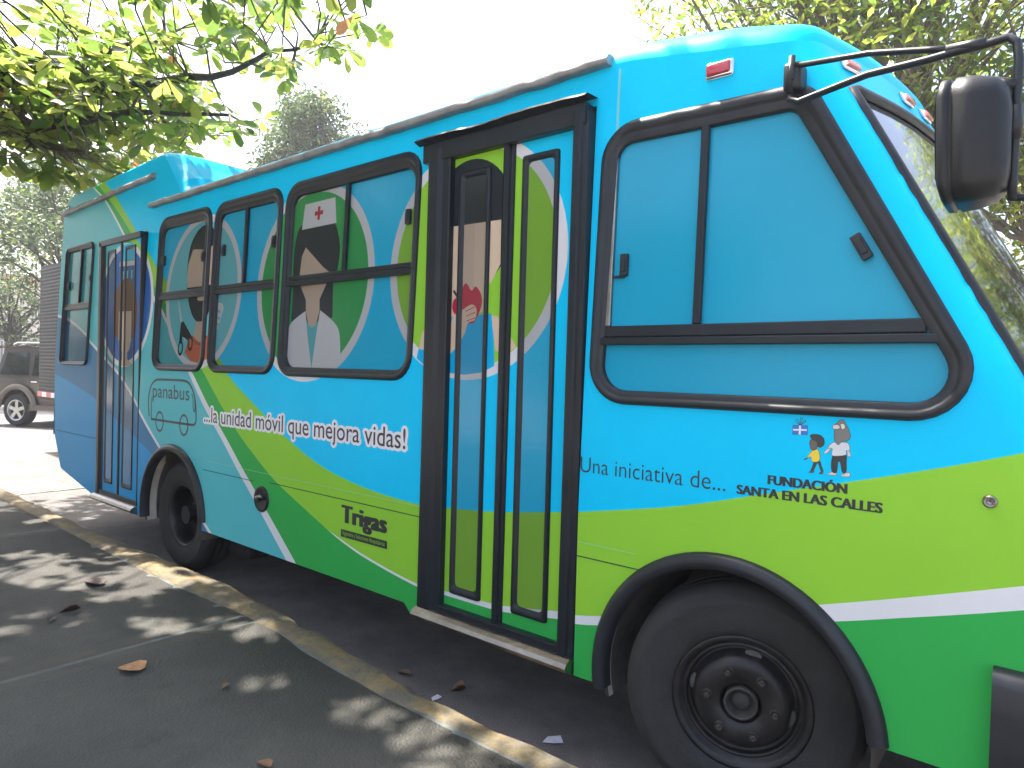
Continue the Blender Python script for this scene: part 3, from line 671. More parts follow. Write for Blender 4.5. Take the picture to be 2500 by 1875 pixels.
b.loft(secs, closed=True); n = len(secs[0]); b.add(secs[0], [tuple(range(n))[::-1]]); b.add(secs[-1], [tuple(range(n))])
mir = b.build('mirror', mat('black_mirror_plastic', (.014,.015,.017), .42, spec=.3, var=.15, vscale=20, bump=.04, bscale=150), bus, True)
b = MB(); n = len(secs[0]); b.add([(v[0]-.003, -.17+(v[1]+.17)*.92, 2.105+(v[2]-2.105)*.94) for v in secs[0]], [tuple(range(n))[::-1]]); b.build('mirror_glass', mat('mirror_glass', (.8,.82,.84), .02, metal=1), mir)
ARM = RUB
b = MB(); b.tube([(-.675,-.02,2.485),(-.45,-.09,2.435),(-.30,-.135,2.385),(-.235,-.155,2.362)], .009, 8)
b.tube([(-.69,-.012,2.42),(-.685,-.024,2.382),(-.655,-.034,2.365),(-.45,-.10,2.372),(-.30,-.142,2.356),(-.235,-.16,2.352),(-.17,-.168,2.350),(-.125,-.172,2.352),(-.108,-.174,2.335),(-.103,-.174,2.29),(-.106,-.174,2.0),(-.106,-.17,1.955)], .0105, 10)
b.tube([(-.255,-.152,2.364),(-.20,-.163,2.357),(-.17,-.167,2.353)], [.014,.0155,.0135], 8)
b.tube([(-.11,-.17,1.962),(.0,-.12,1.955),(.10,.02,1.93),(.17,.20,1.90)], .009, 8); b.tube([(-.106,-.174,2.23),(-.15,-.17,2.25)], .014, 8)
b.tube([(-.106,-.174,2.18),(-.106,-.174,2.10)], .0165, 8)
arm = b.build('mirror_arm', ARM, bus, True)
b = MB(); b.bbox((-.71,-.028,2.412),(-.655,.05,2.50),.012); b.tube([(-.69,-.024,2.40),(-.682,-.026,2.515)], .011, 8); b.bbox((-.695,-.035,2.44),(-.672,-.02,2.49),.004); b.build('mirror_bracket', RUB, bus, True)
# small dent in the cap
# ---- lettering
def text(body_, x0, x1, z0, z1, m_, off, name='lettering', bold=0., parent=bus, spacing=1.0, shear=0., ref=None, fat=(0.,)):
    cu = bpy.data.curves.new('t', 'FONT'); cu.body = body_; cu.size = 1; cu.offset = bold; cu.space_character = spacing; cu.shear = shear; cu.resolution_u = 4
    to = bpy.data.objects.new('t', cu); COL.objects.link(to); bpy.context.view_layer.update()
    dg = bpy.context.evaluated_depsgraph_get(); me = bpy.data.meshes.new_from_object(to.evaluated_get(dg))
    vs = np.array([v.co[:2] for v in me.vertices]); fs = [tuple(p.vertices) for p in me.polygons]
    bpy.data.objects.remove(to); bpy.data.curves.remove(cu); bpy.data.meshes.remove(me)
    if ref is None: ref = (vs.min(0), vs.max(0))
    a, b_ = ref; sx = (x1-x0)/(b_[0]-a[0]); sz = (z1-z0)/(b_[1]-a[1])
    # one object per letter: islands of the outline whose widths overlap (the dot of an i) belong together
    par = list(range(len(vs)))
    def find(q):
        while par[q] != q: par[q] = par[par[q]]; q = par[q]
        return q
    for f in fs:
        for q in f[1:]: par[find(q)] = find(f[0])
    isl = {}
    for q in range(len(vs)): isl.setdefault(find(q), []).append(q)
    spans = sorted((vs[q, 0].min(), vs[q, 0].max(), q) for q in isl.values())
    groups_ = []
    for lo, hi, q in spans:
        if groups_ and lo < groups_[-1][1]-.25*min(hi-lo, groups_[-1][1]-groups_[-1][0]): groups_[-1][1] = max(hi, groups_[-1][1]); groups_[-1][2] += q
        else: groups_.append([lo, hi, list(q)])
    if name != 'lettering_outline':
        for lo, hi, q in groups_:
            ix = {v: i for i, v in enumerate(q)}; fq = [tuple(ix[v] for v in f) for f in fs if f[0] in ix]; V_, F_ = [], []
            for i_, d in enumerate(fat):
                nb = len(V_); V_ += [side(x0+(vs[v, 0]-a[0])*sx+d, z0+(vs[v, 1]-a[1])*sz, off+.00004*i_) for v in q]; F_ += [tuple(w_+nb for w_ in f) for f in fq]
            o = mobj('letter', V_, F_, m_, parent)
        return o, ref
    V_, F_ = [], []
    for i_, d in enumerate(fat):
        dx_, dz_ = d if isinstance(d, tuple) else (d, 0.)
        nb = len(V_); V_ += [side(x0+(v[0]-a[0])*sx+dx_, z0+(v[1]-a[1])*sz+dz_, off+.00004*i_) for v in vs]; F_ += [tuple(q+nb for q in f) for f in fs]
    o = mobj(name, V_, F_, m_, parent); return o, ref
INK = mat('black_vinyl', (.018,.022,.026), .4); INKW = mat('white_vinyl', (.78,.78,.80), .4); INKP = mat('plum_vinyl', (.045,.028,.04), .4); LIMEV = mat('lime_vinyl', (.28,.58,.05), .4)
# slogan with a white outline
o, rf = text('...la unidad móvil que mejora vidas!', -4.470, -2.452, 1.085, 1.218, INKP, .0018, bold=.004, spacing=1.0)
text('...la unidad móvil que mejora vidas!', -4.470, -2.452, 1.085, 1.218, INKW, .0007, name='lettering_outline', bold=.012, ref=rf, fat=tuple((.017*math.cos(q), .014*math.sin(q)) for q in np.linspace(0, 2*math.pi, 13)[:-1]))
text('Una iniciativa de...', -1.440, -.860, 1.124, 1.184, INK, .0008, bold=-.006)
text('FUNDACIÓN', -.720, -.488, 1.166, 1.204, INK, .0008, bold=.008, fat=(-.0024,-.0012,0,.0012,.0024))
text('SANTA EN LAS CALLES', -.820, -.392, 1.122, 1.153, INK, .0008, bold=.008, fat=(-.0024,-.0012,0,.0012,.0024))
text('Trigas', -2.935, -2.582, .655, .778, INK, .0008, bold=.012, fat=(-.010,-.005,0,.005,.010), spacing=1.12)
def flat(poly, m_, off, name, parent=bus):
    from mathutils.geometry import tessellate_polygon
    tr = tessellate_polygon([[Vector((p[0], p[1], 0)) for p in poly]])
    fs = []
    for t in tr:
        a, b_, c = (Vector(poly[i]) for i in t); ar_ = (b_.x-a.x)*(c.y-a.y)-(b_.y-a.y)*(c.x-a.x)
        fs.append(t if ar_ > 0 else t[::-1])
    return mobj(name, [side(x, z, off) for x, z in poly], fs, m_, parent)
pl = flat([(-2.945,.607),(-2.569,.608),(-2.571,.648),(-2.945,.647)], INK, .0008, 'lettering_plate')
text('Ingeniería y Soluciones Hospitalarias', -2.928, -2.588, .613, .642, LIMEV, .0014, bold=-.004, parent=bus)
# round bus logo drawn in a single dark line
LOGO = mat('dark_teal_line_vinyl', (.014,.028,.036), .4)
def line(pts_, wd, parent=None, m_=LOGO, off=.0008, name='logo_line', sm=True):
    q = smoothline(pts_, 5) if sm else pts_
    L_ = stroke(q, wd); n = len(q); fs = [(i, 2*n-1-i, 2*n-2-i, i+1) for i in range(n-1)]
    return mobj(name, [side(x, z, off) for x, z in L_], fs, m_, parent or bus)
line([(-5.330,1.10),(-5.345,1.18),(-5.345,1.24),(-5.325,1.30),(-5.29,1.345),(-5.24,1.372),(-5.18,1.382),(-4.90,1.386),(-4.77,1.384),(-4.70,1.368),(-4.645,1.325),(-4.61,1.27),(-4.592,1.20),(-4.586,1.14),(-4.592,1.105),(-4.615,1.086),(-4.66,1.083),(-4.83,1.082),(-5.295,1.082)], .017)
line([(-5.29,1.083),(-5.292,1.2),(-5.285,1.25)], .013)
line([(-4.655,1.30),(-4.637,1.26),(-4.63,1.20),(-4.615,1.175),(-4.603,1.20),(-4.612,1.27)], .011)
for cx in (-5.15, -4.765): line(ellipse(cx, 1.073, .062, .070, 28, 0, 2*math.pi, True), .016, sm=False)
text('panabus', -5.275, -4.690, 1.215, 1.350, LOGO, .0008, bold=.004, name='lettering')
# cartoon figures beside the foundation's name (boy in yellow, bearded man, wrapped gift)
def toon(p, c, name, off=.0008, sm=True, m_=None): return flat(smoothline(p+[p[0]], 4)[:-1] if sm else p, m_ or mat('print_'+name, c, .4), off, name)
OL = mat('print_outline', (.02,.02,.025), .4)
def figpart(p, c, name, off, sm=True):
    cx = sum(q[0] for q in p)/len(p); cz = sum(q[1] for q in p)/len(p)
    grow = []
    for q in p:
        d = math.hypot(q[0]-cx, q[1]-cz) or 1; grow.append((q[0]+(q[0]-cx)/d*.0014, q[1]+(q[1]-cz)/d*.0014))
    off *= .25; toon(grow, None, 'figure_outline', off, sm, OL); toon(p, c, name, off+.00015, sm)
figpart([(-.649,1.333),(-.606,1.335),(-.606,1.363),(-.649,1.362)], (.02,.16,.55), 'gift_box', .003, False)
toon([(-.631,1.334),(-.625,1.334),(-.625,1.362),(-.631,1.362)], (.75,.75,.78), 'gift_ribbon', .0012, False); toon([(-.648,1.345),(-.607,1.347),(-.607,1.352),(-.648,1.350)], (.75,.75,.78), 'gift_ribbon', .0013, False)
line([(-.628,1.363),(-.642,1.374),(-.637,1.382),(-.629,1.364),(-.628,1.384),(-.622,1.383),(-.627,1.364),(-.613,1.374),(-.615,1.379),(-.627,1.363)], .0016, m_=OL, name='gift_bow')
figpart([(-.582,1.255),(-.588,1.235),(-.592,1.222),(-.586,1.221),(-.578,1.238),(-.572,1.25),(-.566,1.235),(-.561,1.224),(-.556,1.226),(-.561,1.240),(-.567,1.256)], (.03,.035,.04), 'boy_trousers', .003)
figpart([(-.599,1.219),(-.586,1.219),(-.583,1.226),(-.589,1.224)], (.10,.085,.07), 'boy_foot', .004); figpart([(-.568,1.219),(-.558,1.219),(-.556,1.229),(-.562,1.224)], (.10,.085,.07), 'boy_foot', .004)
figpart([(-.600,1.272),(-.585,1.290),(-.574,1.292),(-.567,1.275),(-.570,1.256),(-.588,1.254),(-.592,1.268),(-.603,1.264)], (.80,.58,.04), 'boy_shirt', .005)
figpart([(-.614,1.257),(-.606,1.262),(-.600,1.268),(-.602,1.262),(-.609,1.257)], (.10,.085,.07), 'boy_hand', .004)
figpart([(-.598,1.311),(-.596,1.303),(-.594,1.294),(-.585,1.289),(-.577,1.296),(-.574,1.310),(-.580,1.322),(-.594,1.320)], (.12,.10,.085), 'boy_face', .006)
figpart([(-.597,1.331),(-.590,1.337),(-.570,1.337),(-.558,1.327),(-.556,1.310),(-.566,1.300),(-.575,1.303),(-.577,1.316),(-.590,1.322)], (.03,.04,.04), 'boy_hair', .0075)
figpart([(-.530,1.279),(-.533,1.255),(-.530,1.229),(-.517,1.229),(-.514,1.258),(-.509,1.258),(-.503,1.231),(-.492,1.233),(-.492,1.26),(-.495,1.284)], (.02,.025,.03), 'man_trousers', .003)
for dx in (0, .038): figpart([(-.545+dx,1.219),(-.536+dx,1.224),(-.528+dx,1.229),(-.519+dx,1.229),(-.519+dx,1.221),(-.527+dx,1.218)], (.70,.58,.50), 'man_foot', .002)
figpart([(-.545,1.300),(-.530,1.317),(-.500,1.320),(-.487,1.316),(-.484,1.298),(-.494,1.296),(-.495,1.283),(-.531,1.278),(-.531,1.298)], (.62,.64,.66), 'man_shirt', .0045)
figpart([(-.555,1.281),(-.545,1.285),(-.537,1.297),(-.543,1.298),(-.553,1.287)], (.70,.58,.50), 'man_hand', .004); figpart([(-.490,1.296),(-.485,1.294),(-.480,1.281),(-.487,1.280)], (.70,.58,.50), 'man_hand', .004)
figpart([(-.526,1.372),(-.516,1.384),(-.504,1.387),(-.496,1.374),(-.489,1.360),(-.483,1.340),(-.490,1.327),(-.505,1.323),(-.516,1.312),(-.527,1.328),(-.527,1.350)], (.17,.17,.155), 'man_beard', .006)
figpart([(-.533,1.368),(-.520,1.372),(-.513,1.366),(-.517,1.360),(-.530,1.360)], (.70,.58,.50), 'man_nose', .0075); figpart([(-.511,1.375),(-.502,1.375),(-.499,1.364),(-.507,1.360)], (.75,.68,.62), 'man_face', .0075)

# ================================================================== TREES
def to_px(p):
    v = Vector(p)-CAM; d = v.dot(fw)
    if d < .2: return None
    return 1250+1640*v.dot(rt)/d, 937.5-1640*v.dot(up)/d, d
LEAF_T = np.array([(0,0,0),(.22,.10,.02),(.22,0,-.01),(.22,-.10,.02),(.55,.22,.03),(.55,0,-.02),(.55,-.22,.03),(.83,.22,.0),(.83,0,-.05),(.83,-.22,.0),(1.0,.06,-.08),(1.0,-.06,-.08)])
LEAF_F = [(0,2,1),(0,3,2),(1,2,5,4),(2,3,6,5),(4,5,8,7),(5,6,9,8),(7,8,10),(8,9,11),(8,11,10)]
LF = dict(
    dark=mat('almond_leaf_dark', (.045,.085,.022), .42, var=.3, vscale=9, trans=.55, tcol=(.15,.24,.05)),
    mid=mat('almond_leaf_green', (.065,.12,.025), .42, var=.3, vscale=9, trans=.6, tcol=(.23,.34,.06)),
    yel=mat('almond_leaf_yellow_green', (.10,.14,.03), .45, var=.25, vscale=9, trans=.6, tcol=(.39,.44,.10)),
    org=mat('almond_leaf_orange', (.42,.17,.07), .5, var=.3, vscale=12, trans=.45, tcol=(.70,.28,.10)))
LK = list(LF)
BARK = mat('dark_bark', (.050,.040,.034), .85, var=.4, vscale=14, bump=.6, bscale=40)
TWIG = mat('grey_brown_twig', (.10,.075,.055), .8, var=.3, vscale=20)
leaf_mesh = {}
for k_ in LK:
    me = bpy.data.meshes.new('leaf'); me.from_pydata([tuple(v) for v in LEAF_T], [], LEAF_F); me.materials.append(LF[k_]); me.polygons.foreach_set('use_smooth', [True]*len(LEAF_F)); leaf_mesh[k_] = me
def leaf_frame(d, roll):
    d = Vector(d).normalized(); s_ = Vector((0,0,1)).cross(d)
    if s_.length < .05: s_ = Vector((1,0,0))
    s_.normalize(); n = d.cross(s_); c, q = math.cos(roll), math.sin(roll)
    return d, s_*c+n*q, n*c-s_*q
MASK = [(-400,-2500),(1010,-2500),(905,-40),(880,40),(945,120),(900,195),(830,215),(740,205),(650,190),(560,165),(490,160),(520,225),(600,265),(700,300),(650,345),(590,395),(500,400),(420,355),(330,415),(250,450),(170,465),(100,440),(40,400),(-400,380)]
SKYGAP = [((590,215),70,35), ((470,120),28,22), ((250,60),22,26), ((110,270),22,14), ((330,150),20,20), ((700,95),24,18), ((60,90),18,22), ((420,40),20,16)]
tree = empty('almond_tree', (-8.7,-1.7,.13), 'broad almond tree with big backlit leaves overhanging the sidewalk and the bus', 'tree')
b = MB(); b.tube([(-8.7,-1.7,.1),(-8.68,-1.68,.5),(-8.6,-1.62,1.6),(-8.55,-1.5,2.6),(-8.5,-1.4,3.2)], [.30,.23,.20,.19,.17], 12); b.build('trunk', BARK, tree, True)
LIMBS = [[(-8.5,-1.4,3.1),(-8.2,-.8,3.55),(-7.95,-.30,3.78),(-7.75,.05,3.80),(-7.5,.45,4.0),(-6.9,1.4,4.15)],
         [(-8.5,-1.4,3.15),(-8.4,-.7,3.9),(-8.15,-.1,4.5),(-7.6,.6,4.32),(-7.0,1.2,4.5),(-6.1,1.9,4.9)],
         [(-7.95,-.30,3.78),(-7.85,-.05,3.62),(-7.5,.25,3.55)],
         [(-8.5,-1.4,3.2),(-7.6,-1.2,4.2),(-6.3,-.6,4.8),(-5.4,.4,5.0),(-4.9,1.2,4.9),(-4.4,1.7,4.75)],
         [(-8.5,-1.4,3.2),(-7.2,-1.8,4.4),(-5.5,-1.9,5.2),(-4.3,-1.8,5.4),(-3.4,-1.9,5.6)],
         [(-8.5,-1.4,3.2),(-7.6,-2.6,4.2),(-6.4,-3.6,4.9),(-5.2,-3.9,5.4),(-4.2,-3.8,5.6)],
         [(-8.5,-1.4,3.2),(-9.0,0,4.2),(-9.2,.9,4.5),(-8.9,1.8,4.6)], [(-8.4,-.7,3.9),(-8.3,.3,4.7),(-8.0,1.2,5.2)],
         [(-8.5,-1.4,3.2),(-9.4,-.6,4.2),(-10.0,.6,4.8),(-10.2,1.6,5.2)], [(-8.5,-1.4,3.2),(-9.5,-2.4,4.3),(-10.3,-3.4,5.2)],
         [(-5.5,-1.9,5.2),(-4.6,-2.5,5.0),(-3.9,-2.7,5.0),(-3.4,-2.8,5.1)], [(-6.3,-.6,4.8),(-5.2,-1.1,4.7),(-4.2,-1.4,4.8),(-3.6,-1.5,4.9)],
         [(-5.2,-1.1,4.7),(-4.6,-.7,4.9),(-4.0,-.5,5.0),(-3.5,-.4,5.1)],
         [(-6.3,-.6,4.8),(-5.6,-.9,5.4),(-4.6,-1.1,5.9),(-3.8,-1.0,6.3)]]
nodes = []
for li, L_ in enumerate(LIMBS):
    q = [];
    for i in range(len(L_)-1):
        for t in np.linspace(0, 1, 6)[:-1]:
            q.append(Vector(L_[i]).lerp(Vector(L_[i+1]), t)+Vector([random.gauss(0, .02) for _ in range(3)]))
    q.append(Vector(L_[-1])); r0_ = .14 if li in (0, 1, 3, 4, 5) else .08
    rad = [max(.018, r0_*(1-i/len(q))**.9) for i in range(len(q))]
    b = MB(); b.tube(q, rad, 9); b.build('branch', BARK, tree, True); nodes += [(p, rr_) for p, rr_ in zip(q, rad)][4:]
NP = np.array([tuple(p) for p, _ in nodes])
def ok_tip(p):
    s_ = to_px(p)
    if s_:
        x, y, d = s_
        inf = -120 < x < 2620 and y > -140
        if inf:
            if not inside(np.array([[x, y]]), MASK)[0]: return 0
            for (gx, gy), rx, ry in SKYGAP:
                if ((x-gx)/rx)**2+((y-gy)/ry)**2 < 1: return 0
            if d < 5.2: return 0
    # keep the front half of the bus side in the open
    return 2 if (s_ and -150 < s_[0] < 2600 and s_[1] > -160) else 1
tips = {1: [], 2: []}
tries = 0
while tries < 120000 and (len(tips[2]) < 480 or len(tips[1]) < 2100):
    tries += 1
    nd, rr_ = nodes[random.randrange(len(nodes))]
    p = nd+Vector((random.gauss(0,.50), random.gauss(0,.50), random.gauss(.08,.36)))
    if p.z < 3.35: continue
    kx = ok_tip(p)
    if kx and len(tips[kx]) < (480 if kx == 2 else 2100): tips[kx].append(p)
tw = MB(); leaves = []
for kx in (2, 1):
    for p in tips[kx]:
        i = int(((NP-np.array(p))**2).sum(1).argmin()); a = Vector(NP[i]); mid = a.lerp(p, .5)+Vector((random.gauss(0,.08), random.gauss(0,.08), -.05))
        tw.tube([a, mid, p], [.014,.009,.006], 5, cap=False)
        n = random.randint(6, 10); a0 = random.random()*6.28
        out = (p-a).normalized()
        for j in range(n):
            q = a0+j*2*math.pi/n*1.0+random.uniform(-.25,.25)
            d = Vector((math.cos(q), math.sin(q), random.uniform(-.75,.30)))+out*.35
            ln = random.uniform(.11,.24)
            kk = 'mid' if random.random() < .50 else ('dark' if random.random() < .68 else 'yel')
            if p.z < 4.2 and kx == 2 and random.random() < .38: kk = 'yel'  # low leaves in view go yellow-green: their backlit look put into the colour
            if random.random() < .012: kk = 'org'
            pos = p+Vector(d).normalized()*.03+Vector((0,0,random.uniform(-.03,.05)))
            leaves.append((pos, leaf_frame(d, random.gauss(0,.45)), ln, kk, kx))
# gaps in the crown: where these openings line up with the sun, round sun spots reach the pavement (x, y, radius)
GAPS = [(-5.57, -0.76, 0.1), (-5.23, -0.72, 0.13), (-5.33, -0.58, 0.08), (-4.92, -0.67, 0.12), (-4.68, -0.35, 0.12), (-4.44, -0.46, 0.07), (-4.2, -0.53, 0.1), (-4.23, -0.29, 0.1), (-3.74, -0.68, 0.16), (-3.59, -0.61, 0.12), (-3.47, -0.64, 0.12), (-3.76, -0.84, 0.09), (-3.2, -0.38, 0.17), (-2.6, -0.64, 0.11), (-5.06, -0.95, 0.14), (-4.73, -0.97, 0.08), (-4.22, -0.77, 0.07), (-3.92, -0.89, 0.08), (-6.63, -0.37, 0.12), (-6.7, -0.22, 0.14), (-2.12, -0.54, 0.17), (-2.03, -0.5, 0.15), (-1.8, -0.55, 0.13), (-1.68, -0.57, 0.13), (-1.55, -0.4, 0.14), (-1.91, -0.75, 0.11), (-1.79, -0.43, 0.08), (-1.8, -0.27, 0.12), (-1.49, -0.19, 0.2), (-1.35, -0.21, 0.16)]
def in_gap(p, ln):
    t = (p[2]-.15)/SUN.z; gx, gy = p[0]-SUN.x*t, p[1]-SUN.y*t
    return any((gx-a)**2+(gy-b_)**2 < (r_*.62+.22*ln)**2 for a, b_, r_ in GAPS)
leaves = [l for l in leaves if not in_gap(l[0]+l[1][0]*(l[2]*.5), l[2])]
tw.build('twigs', TWIG, tree, True)['kind'] = 'stuff'
def vis(l):
    if l[4] != 2: return 0
    s_ = to_px(l[0])
    return l[2]/s_[2] if s_ and 0 < s_[0] < 2500 and 0 < s_[1] < 1875 else 0
leaves.sort(key=vis, reverse=True)
for pos, (d, s_, n), ln, kk, _ in leaves[:300]:
    o = bpy.data.objects.new('leaf', leaf_mesh[kk]); COL.objects.link(o); o.parent = tree
    mm = Matrix((d, s_, n)).transposed().to_4x4(); o.matrix_local = Matrix.Translation(pos-tree.location) @ mm @ Matrix.Scale(ln, 4)
def leaf_cloud(name, items, mats, parent, T=LEAF_T, FF=LEAF_F):
    n = len(items); V_ = np.zeros((n, len(T), 3))
    for i, (pos, (d, s_, nn), ln, mi) in enumerate(items):
        M_ = np.array([tuple(d), tuple(s_), tuple(nn)]); V_[i] = np.array(tuple(pos))+(T @ M_)*ln
    me = bpy.data.meshes.new(name); nv = len(T)
    fs = [tuple(i*nv+q for q in f) for i in range(n) for f in FF]
    me.from_pydata(V_.reshape(-1, 3).tolist(), [], fs)
    for mm in mats: me.materials.append(mm)
    me.polygons.foreach_set('material_index', np.repeat([it[3] for it in items], len(FF)).astype(np.int32))
    me.polygons.foreach_set('use_smooth', np.ones(len(me.polygons), bool)); me.update()
    o = bpy.data.objects.new(name, me); COL.objects.link(o); o.parent = parent; o.location = -parent.location; o['kind'] = 'stuff'
    return o
leaf_cloud('crown', [(p, f_, ln, LK.index(kk)) for p, f_, ln, kk, _ in leaves[300:]], [LF[q] for q in LK], tree)

SM_T = np.array([(0,0,0),(.5,.20,.06),(.5,-.20,.06),(1,0,-.04),(.5,0,0)]); SM_F = [(0,4,1),(0,2,4),(1,4,3),(4,2,3)]
def tree_at(name, label, base, top, clumps, per, size, mats, group, spread=1.0, trunk_r=.16, bark=BARK, twigs=True):
    t = empty(name, base, label, 'tree', group)
    b = MB(); B = Vector(base); Tp = Vector(top)
    b.tube([B, B.lerp(Tp, .35)+Vector((.08,.05,0)), B.lerp(Tp, .7)-Vector((.06,.04,0)), Tp], [trunk_r*1.4, trunk_r, trunk_r*.85, trunk_r*.6], 8); b.build('trunk', bark, t, True)
    items = []; tb = MB()
    for c, rad in clumps:
        c = Vector(c); st = B.lerp(Tp, random.uniform(.72, 1.0)); mid = st.lerp(c, .5)+Vector((random.gauss(0,.25), random.gauss(0,.25), random.gauss(-.1,.15)))
        q = smoothline([(0,0)], 1) if False else [st, st.lerp(mid, .5)+Vector((random.gauss(0,.1),)*3), mid, mid.lerp(c, .6), c]
        tb.tube(q, [trunk_r*.42, trunk_r*.34, trunk_r*.26, trunk_r*.16, trunk_r*.07], 6, cap=False)
        if twigs:
            for _ in range(4):
                e = c+Vector([random.gauss(0, rad*.75) for _ in range(3)]); s_ = mid.lerp(c, random.random())
                tb.tube([s_, s_.lerp(e, .5)+Vector([random.gauss(0,.06) for _ in range(3)]), e], [trunk_r*.10, trunk_r*.06, trunk_r*.03], 4, cap=False)
        k_ = int(per*(rad**2))
        for _ in range(k_):
            v = Vector([random.gauss(0, 1) for _ in range(3)]); v = v.normalized()*rad*(random.random()**.45)
            v.z *= .75
            pos = c+v*spread; d = Vector((random.gauss(0,1), random.gauss(0,1), random.gauss(-.35,.6)))
            items.append((pos, leaf_frame(d, random.gauss(0,.7)), size*random.uniform(.7,1.35), random.choices(range(len(mats)), [3,3,2][:len(mats)])[0]))
    tb.build('branches', bark, t, True)
    leaf_cloud('crown', items, mats, t, SM_T, SM_F)
    return t
BG = [mat('fine_leaf_green', (.06,.105,.022), .45, var=.3, vscale=8, trans=.6, tcol=(.27,.40,.05)),
      mat('fine_leaf_dark', (.038,.075,.020), .45, var=.3, vscale=8, trans=.55, tcol=(.17,.28,.04)),
      mat('fine_leaf_yellow', (.15,.16,.03), .5, var=.3, vscale=8, trans=.62, tcol=(.46,.52,.08))]
BRN = mat('pale_brown_bark', (.15,.11,.08), .85, var=.35, vscale=14, bump=.5, bscale=40)
def ellclumps(c, r_, n, rad, zmin=-1):
    out = []
    while len(out) < n:
        v = Vector([random.uniform(-1,1) for _ in range(3)])
        if v.length > 1 or v.length < .25 or v.z < zmin: continue
        out.append(((c[0]+v.x*r_[0], c[1]+v.y*r_[1], c[2]+v.z*r_[2]), rad*random.uniform(.7,1.25)))
    return out
GB = 'trees behind the bus'
tree_at('street_tree', 'tall leafy tree with dark forked boughs rising behind the cab of the bus', (-1.6,9.0,0), (-1.8,8.6,4.6), ellclumps((-2.5,8.3,6.7), (3.3,2.2,2.9), 90, .74), 400, .14, [BG[0], BG[2], BG[1]], GB, trunk_r=.17, bark=BRN)
tree_at('street_tree', 'lower thicket-like tree of brown twigs and bright leaves behind the mirror', (1.2,8.6,0), (.9,8.2,2.6), ellclumps((.7,8.0,4.8), (2.4,1.8,2.6), 70, .64), 360, .14, [BG[2], BG[0], BG[2]], GB, trunk_r=.13, bark=BRN)
tree_at('street_tree', 'leafy tree beyond the nose of the bus, mirrored in its windscreen', (4.6,9.4,0), (4.5,9.2,3.2), ellclumps((4.3,9.0,5.4), (2.4,1.8,3.0), 40, .8), 420, .15, BG, GB, trunk_r=.16, bark=BRN)
DT = [mat('distant_leaf_blue_green', (.07,.12,.06), .6, var=.3, vscale=2, trans=.25, tcol=(.14,.24,.06)), mat('distant_leaf_dark', (.035,.07,.035), .6, var=.3, vscale=2, trans=.2, tcol=(.08,.14,.04)), mat('distant_leaf_light', (.15,.19,.08), .6, var=.3, vscale=2, trans=.3, tcol=(.3,.36,.1))]
tree_at('round_tree', 'dense dark round-headed tree standing far off above the bus roof', (-21.7,12.4,0), (-21.7,12.4,7.5), ellclumps((-21.7,12.4,9.6), (1.7,1.7,1.6), 22, .95)+ellclumps((-20.6,13.6,8.4), (1.6,1.4,1.0), 10, .8)+ellclumps((-23.2,12.4,8.2), (1.2,1.2,1.0), 8, .8), 520, .20, DT, 'far trees across the street', twigs=False)
tree_at('round_tree', 'grey-green spreading tree behind the dark truck box', (-27,6.6,0), (-27,6.6,3.6), ellclumps((-27,6.8,6.0), (3.2,3.0,3.0), 46, 1.05), 300, .22, DT, 'far trees across the street', twigs=False)
tree_at('round_tree', 'pale sunlit tree beside the cream building', (-33,6.0,0), (-33,6.0,2.6), ellclumps((-33,6.2,4.0), (2.6,2.6,2.2), 26, .95), 170, .22, [DT[2], DT[0], DT[1]], 'far trees across the street', twigs=False)
tree_at('round_tree', 'tall loose tree at the bend of the street with sky showing through', (-36,10,0), (-36,10,5.5), ellclumps((-36,10,8.6), (4.2,4.0,3.2), 40, 1.1), 130, .26, DT, 'far trees across the street', twigs=False)

# the row of trees along the inner edge of the sidewalk: it darkens and greens what the rear of the bus mirrors
for i, (x, y, h_, lb) in enumerate(((-6.6,-8.0,6.2,'full green tree on the verge nearest the almond tree'), (-11.2,-7.2,6.8,'taller green tree on the verge past the almond tree'), (-16.0,-6.4,6.4,'green tree on the verge opposite the drain grate'), (-21.5,-6.0,7.0,'last green tree on the verge, far past the drain grate'))):
    tree_at('verge_tree', lb, (x,y,.0), (x,y,h_*.45), ellclumps((x,y,h_*.55), (2.5,1.5,h_*.42), 34, 1.0), 230, .24, [DT[1], DT[0]], 'trees along the verge', twigs=False)
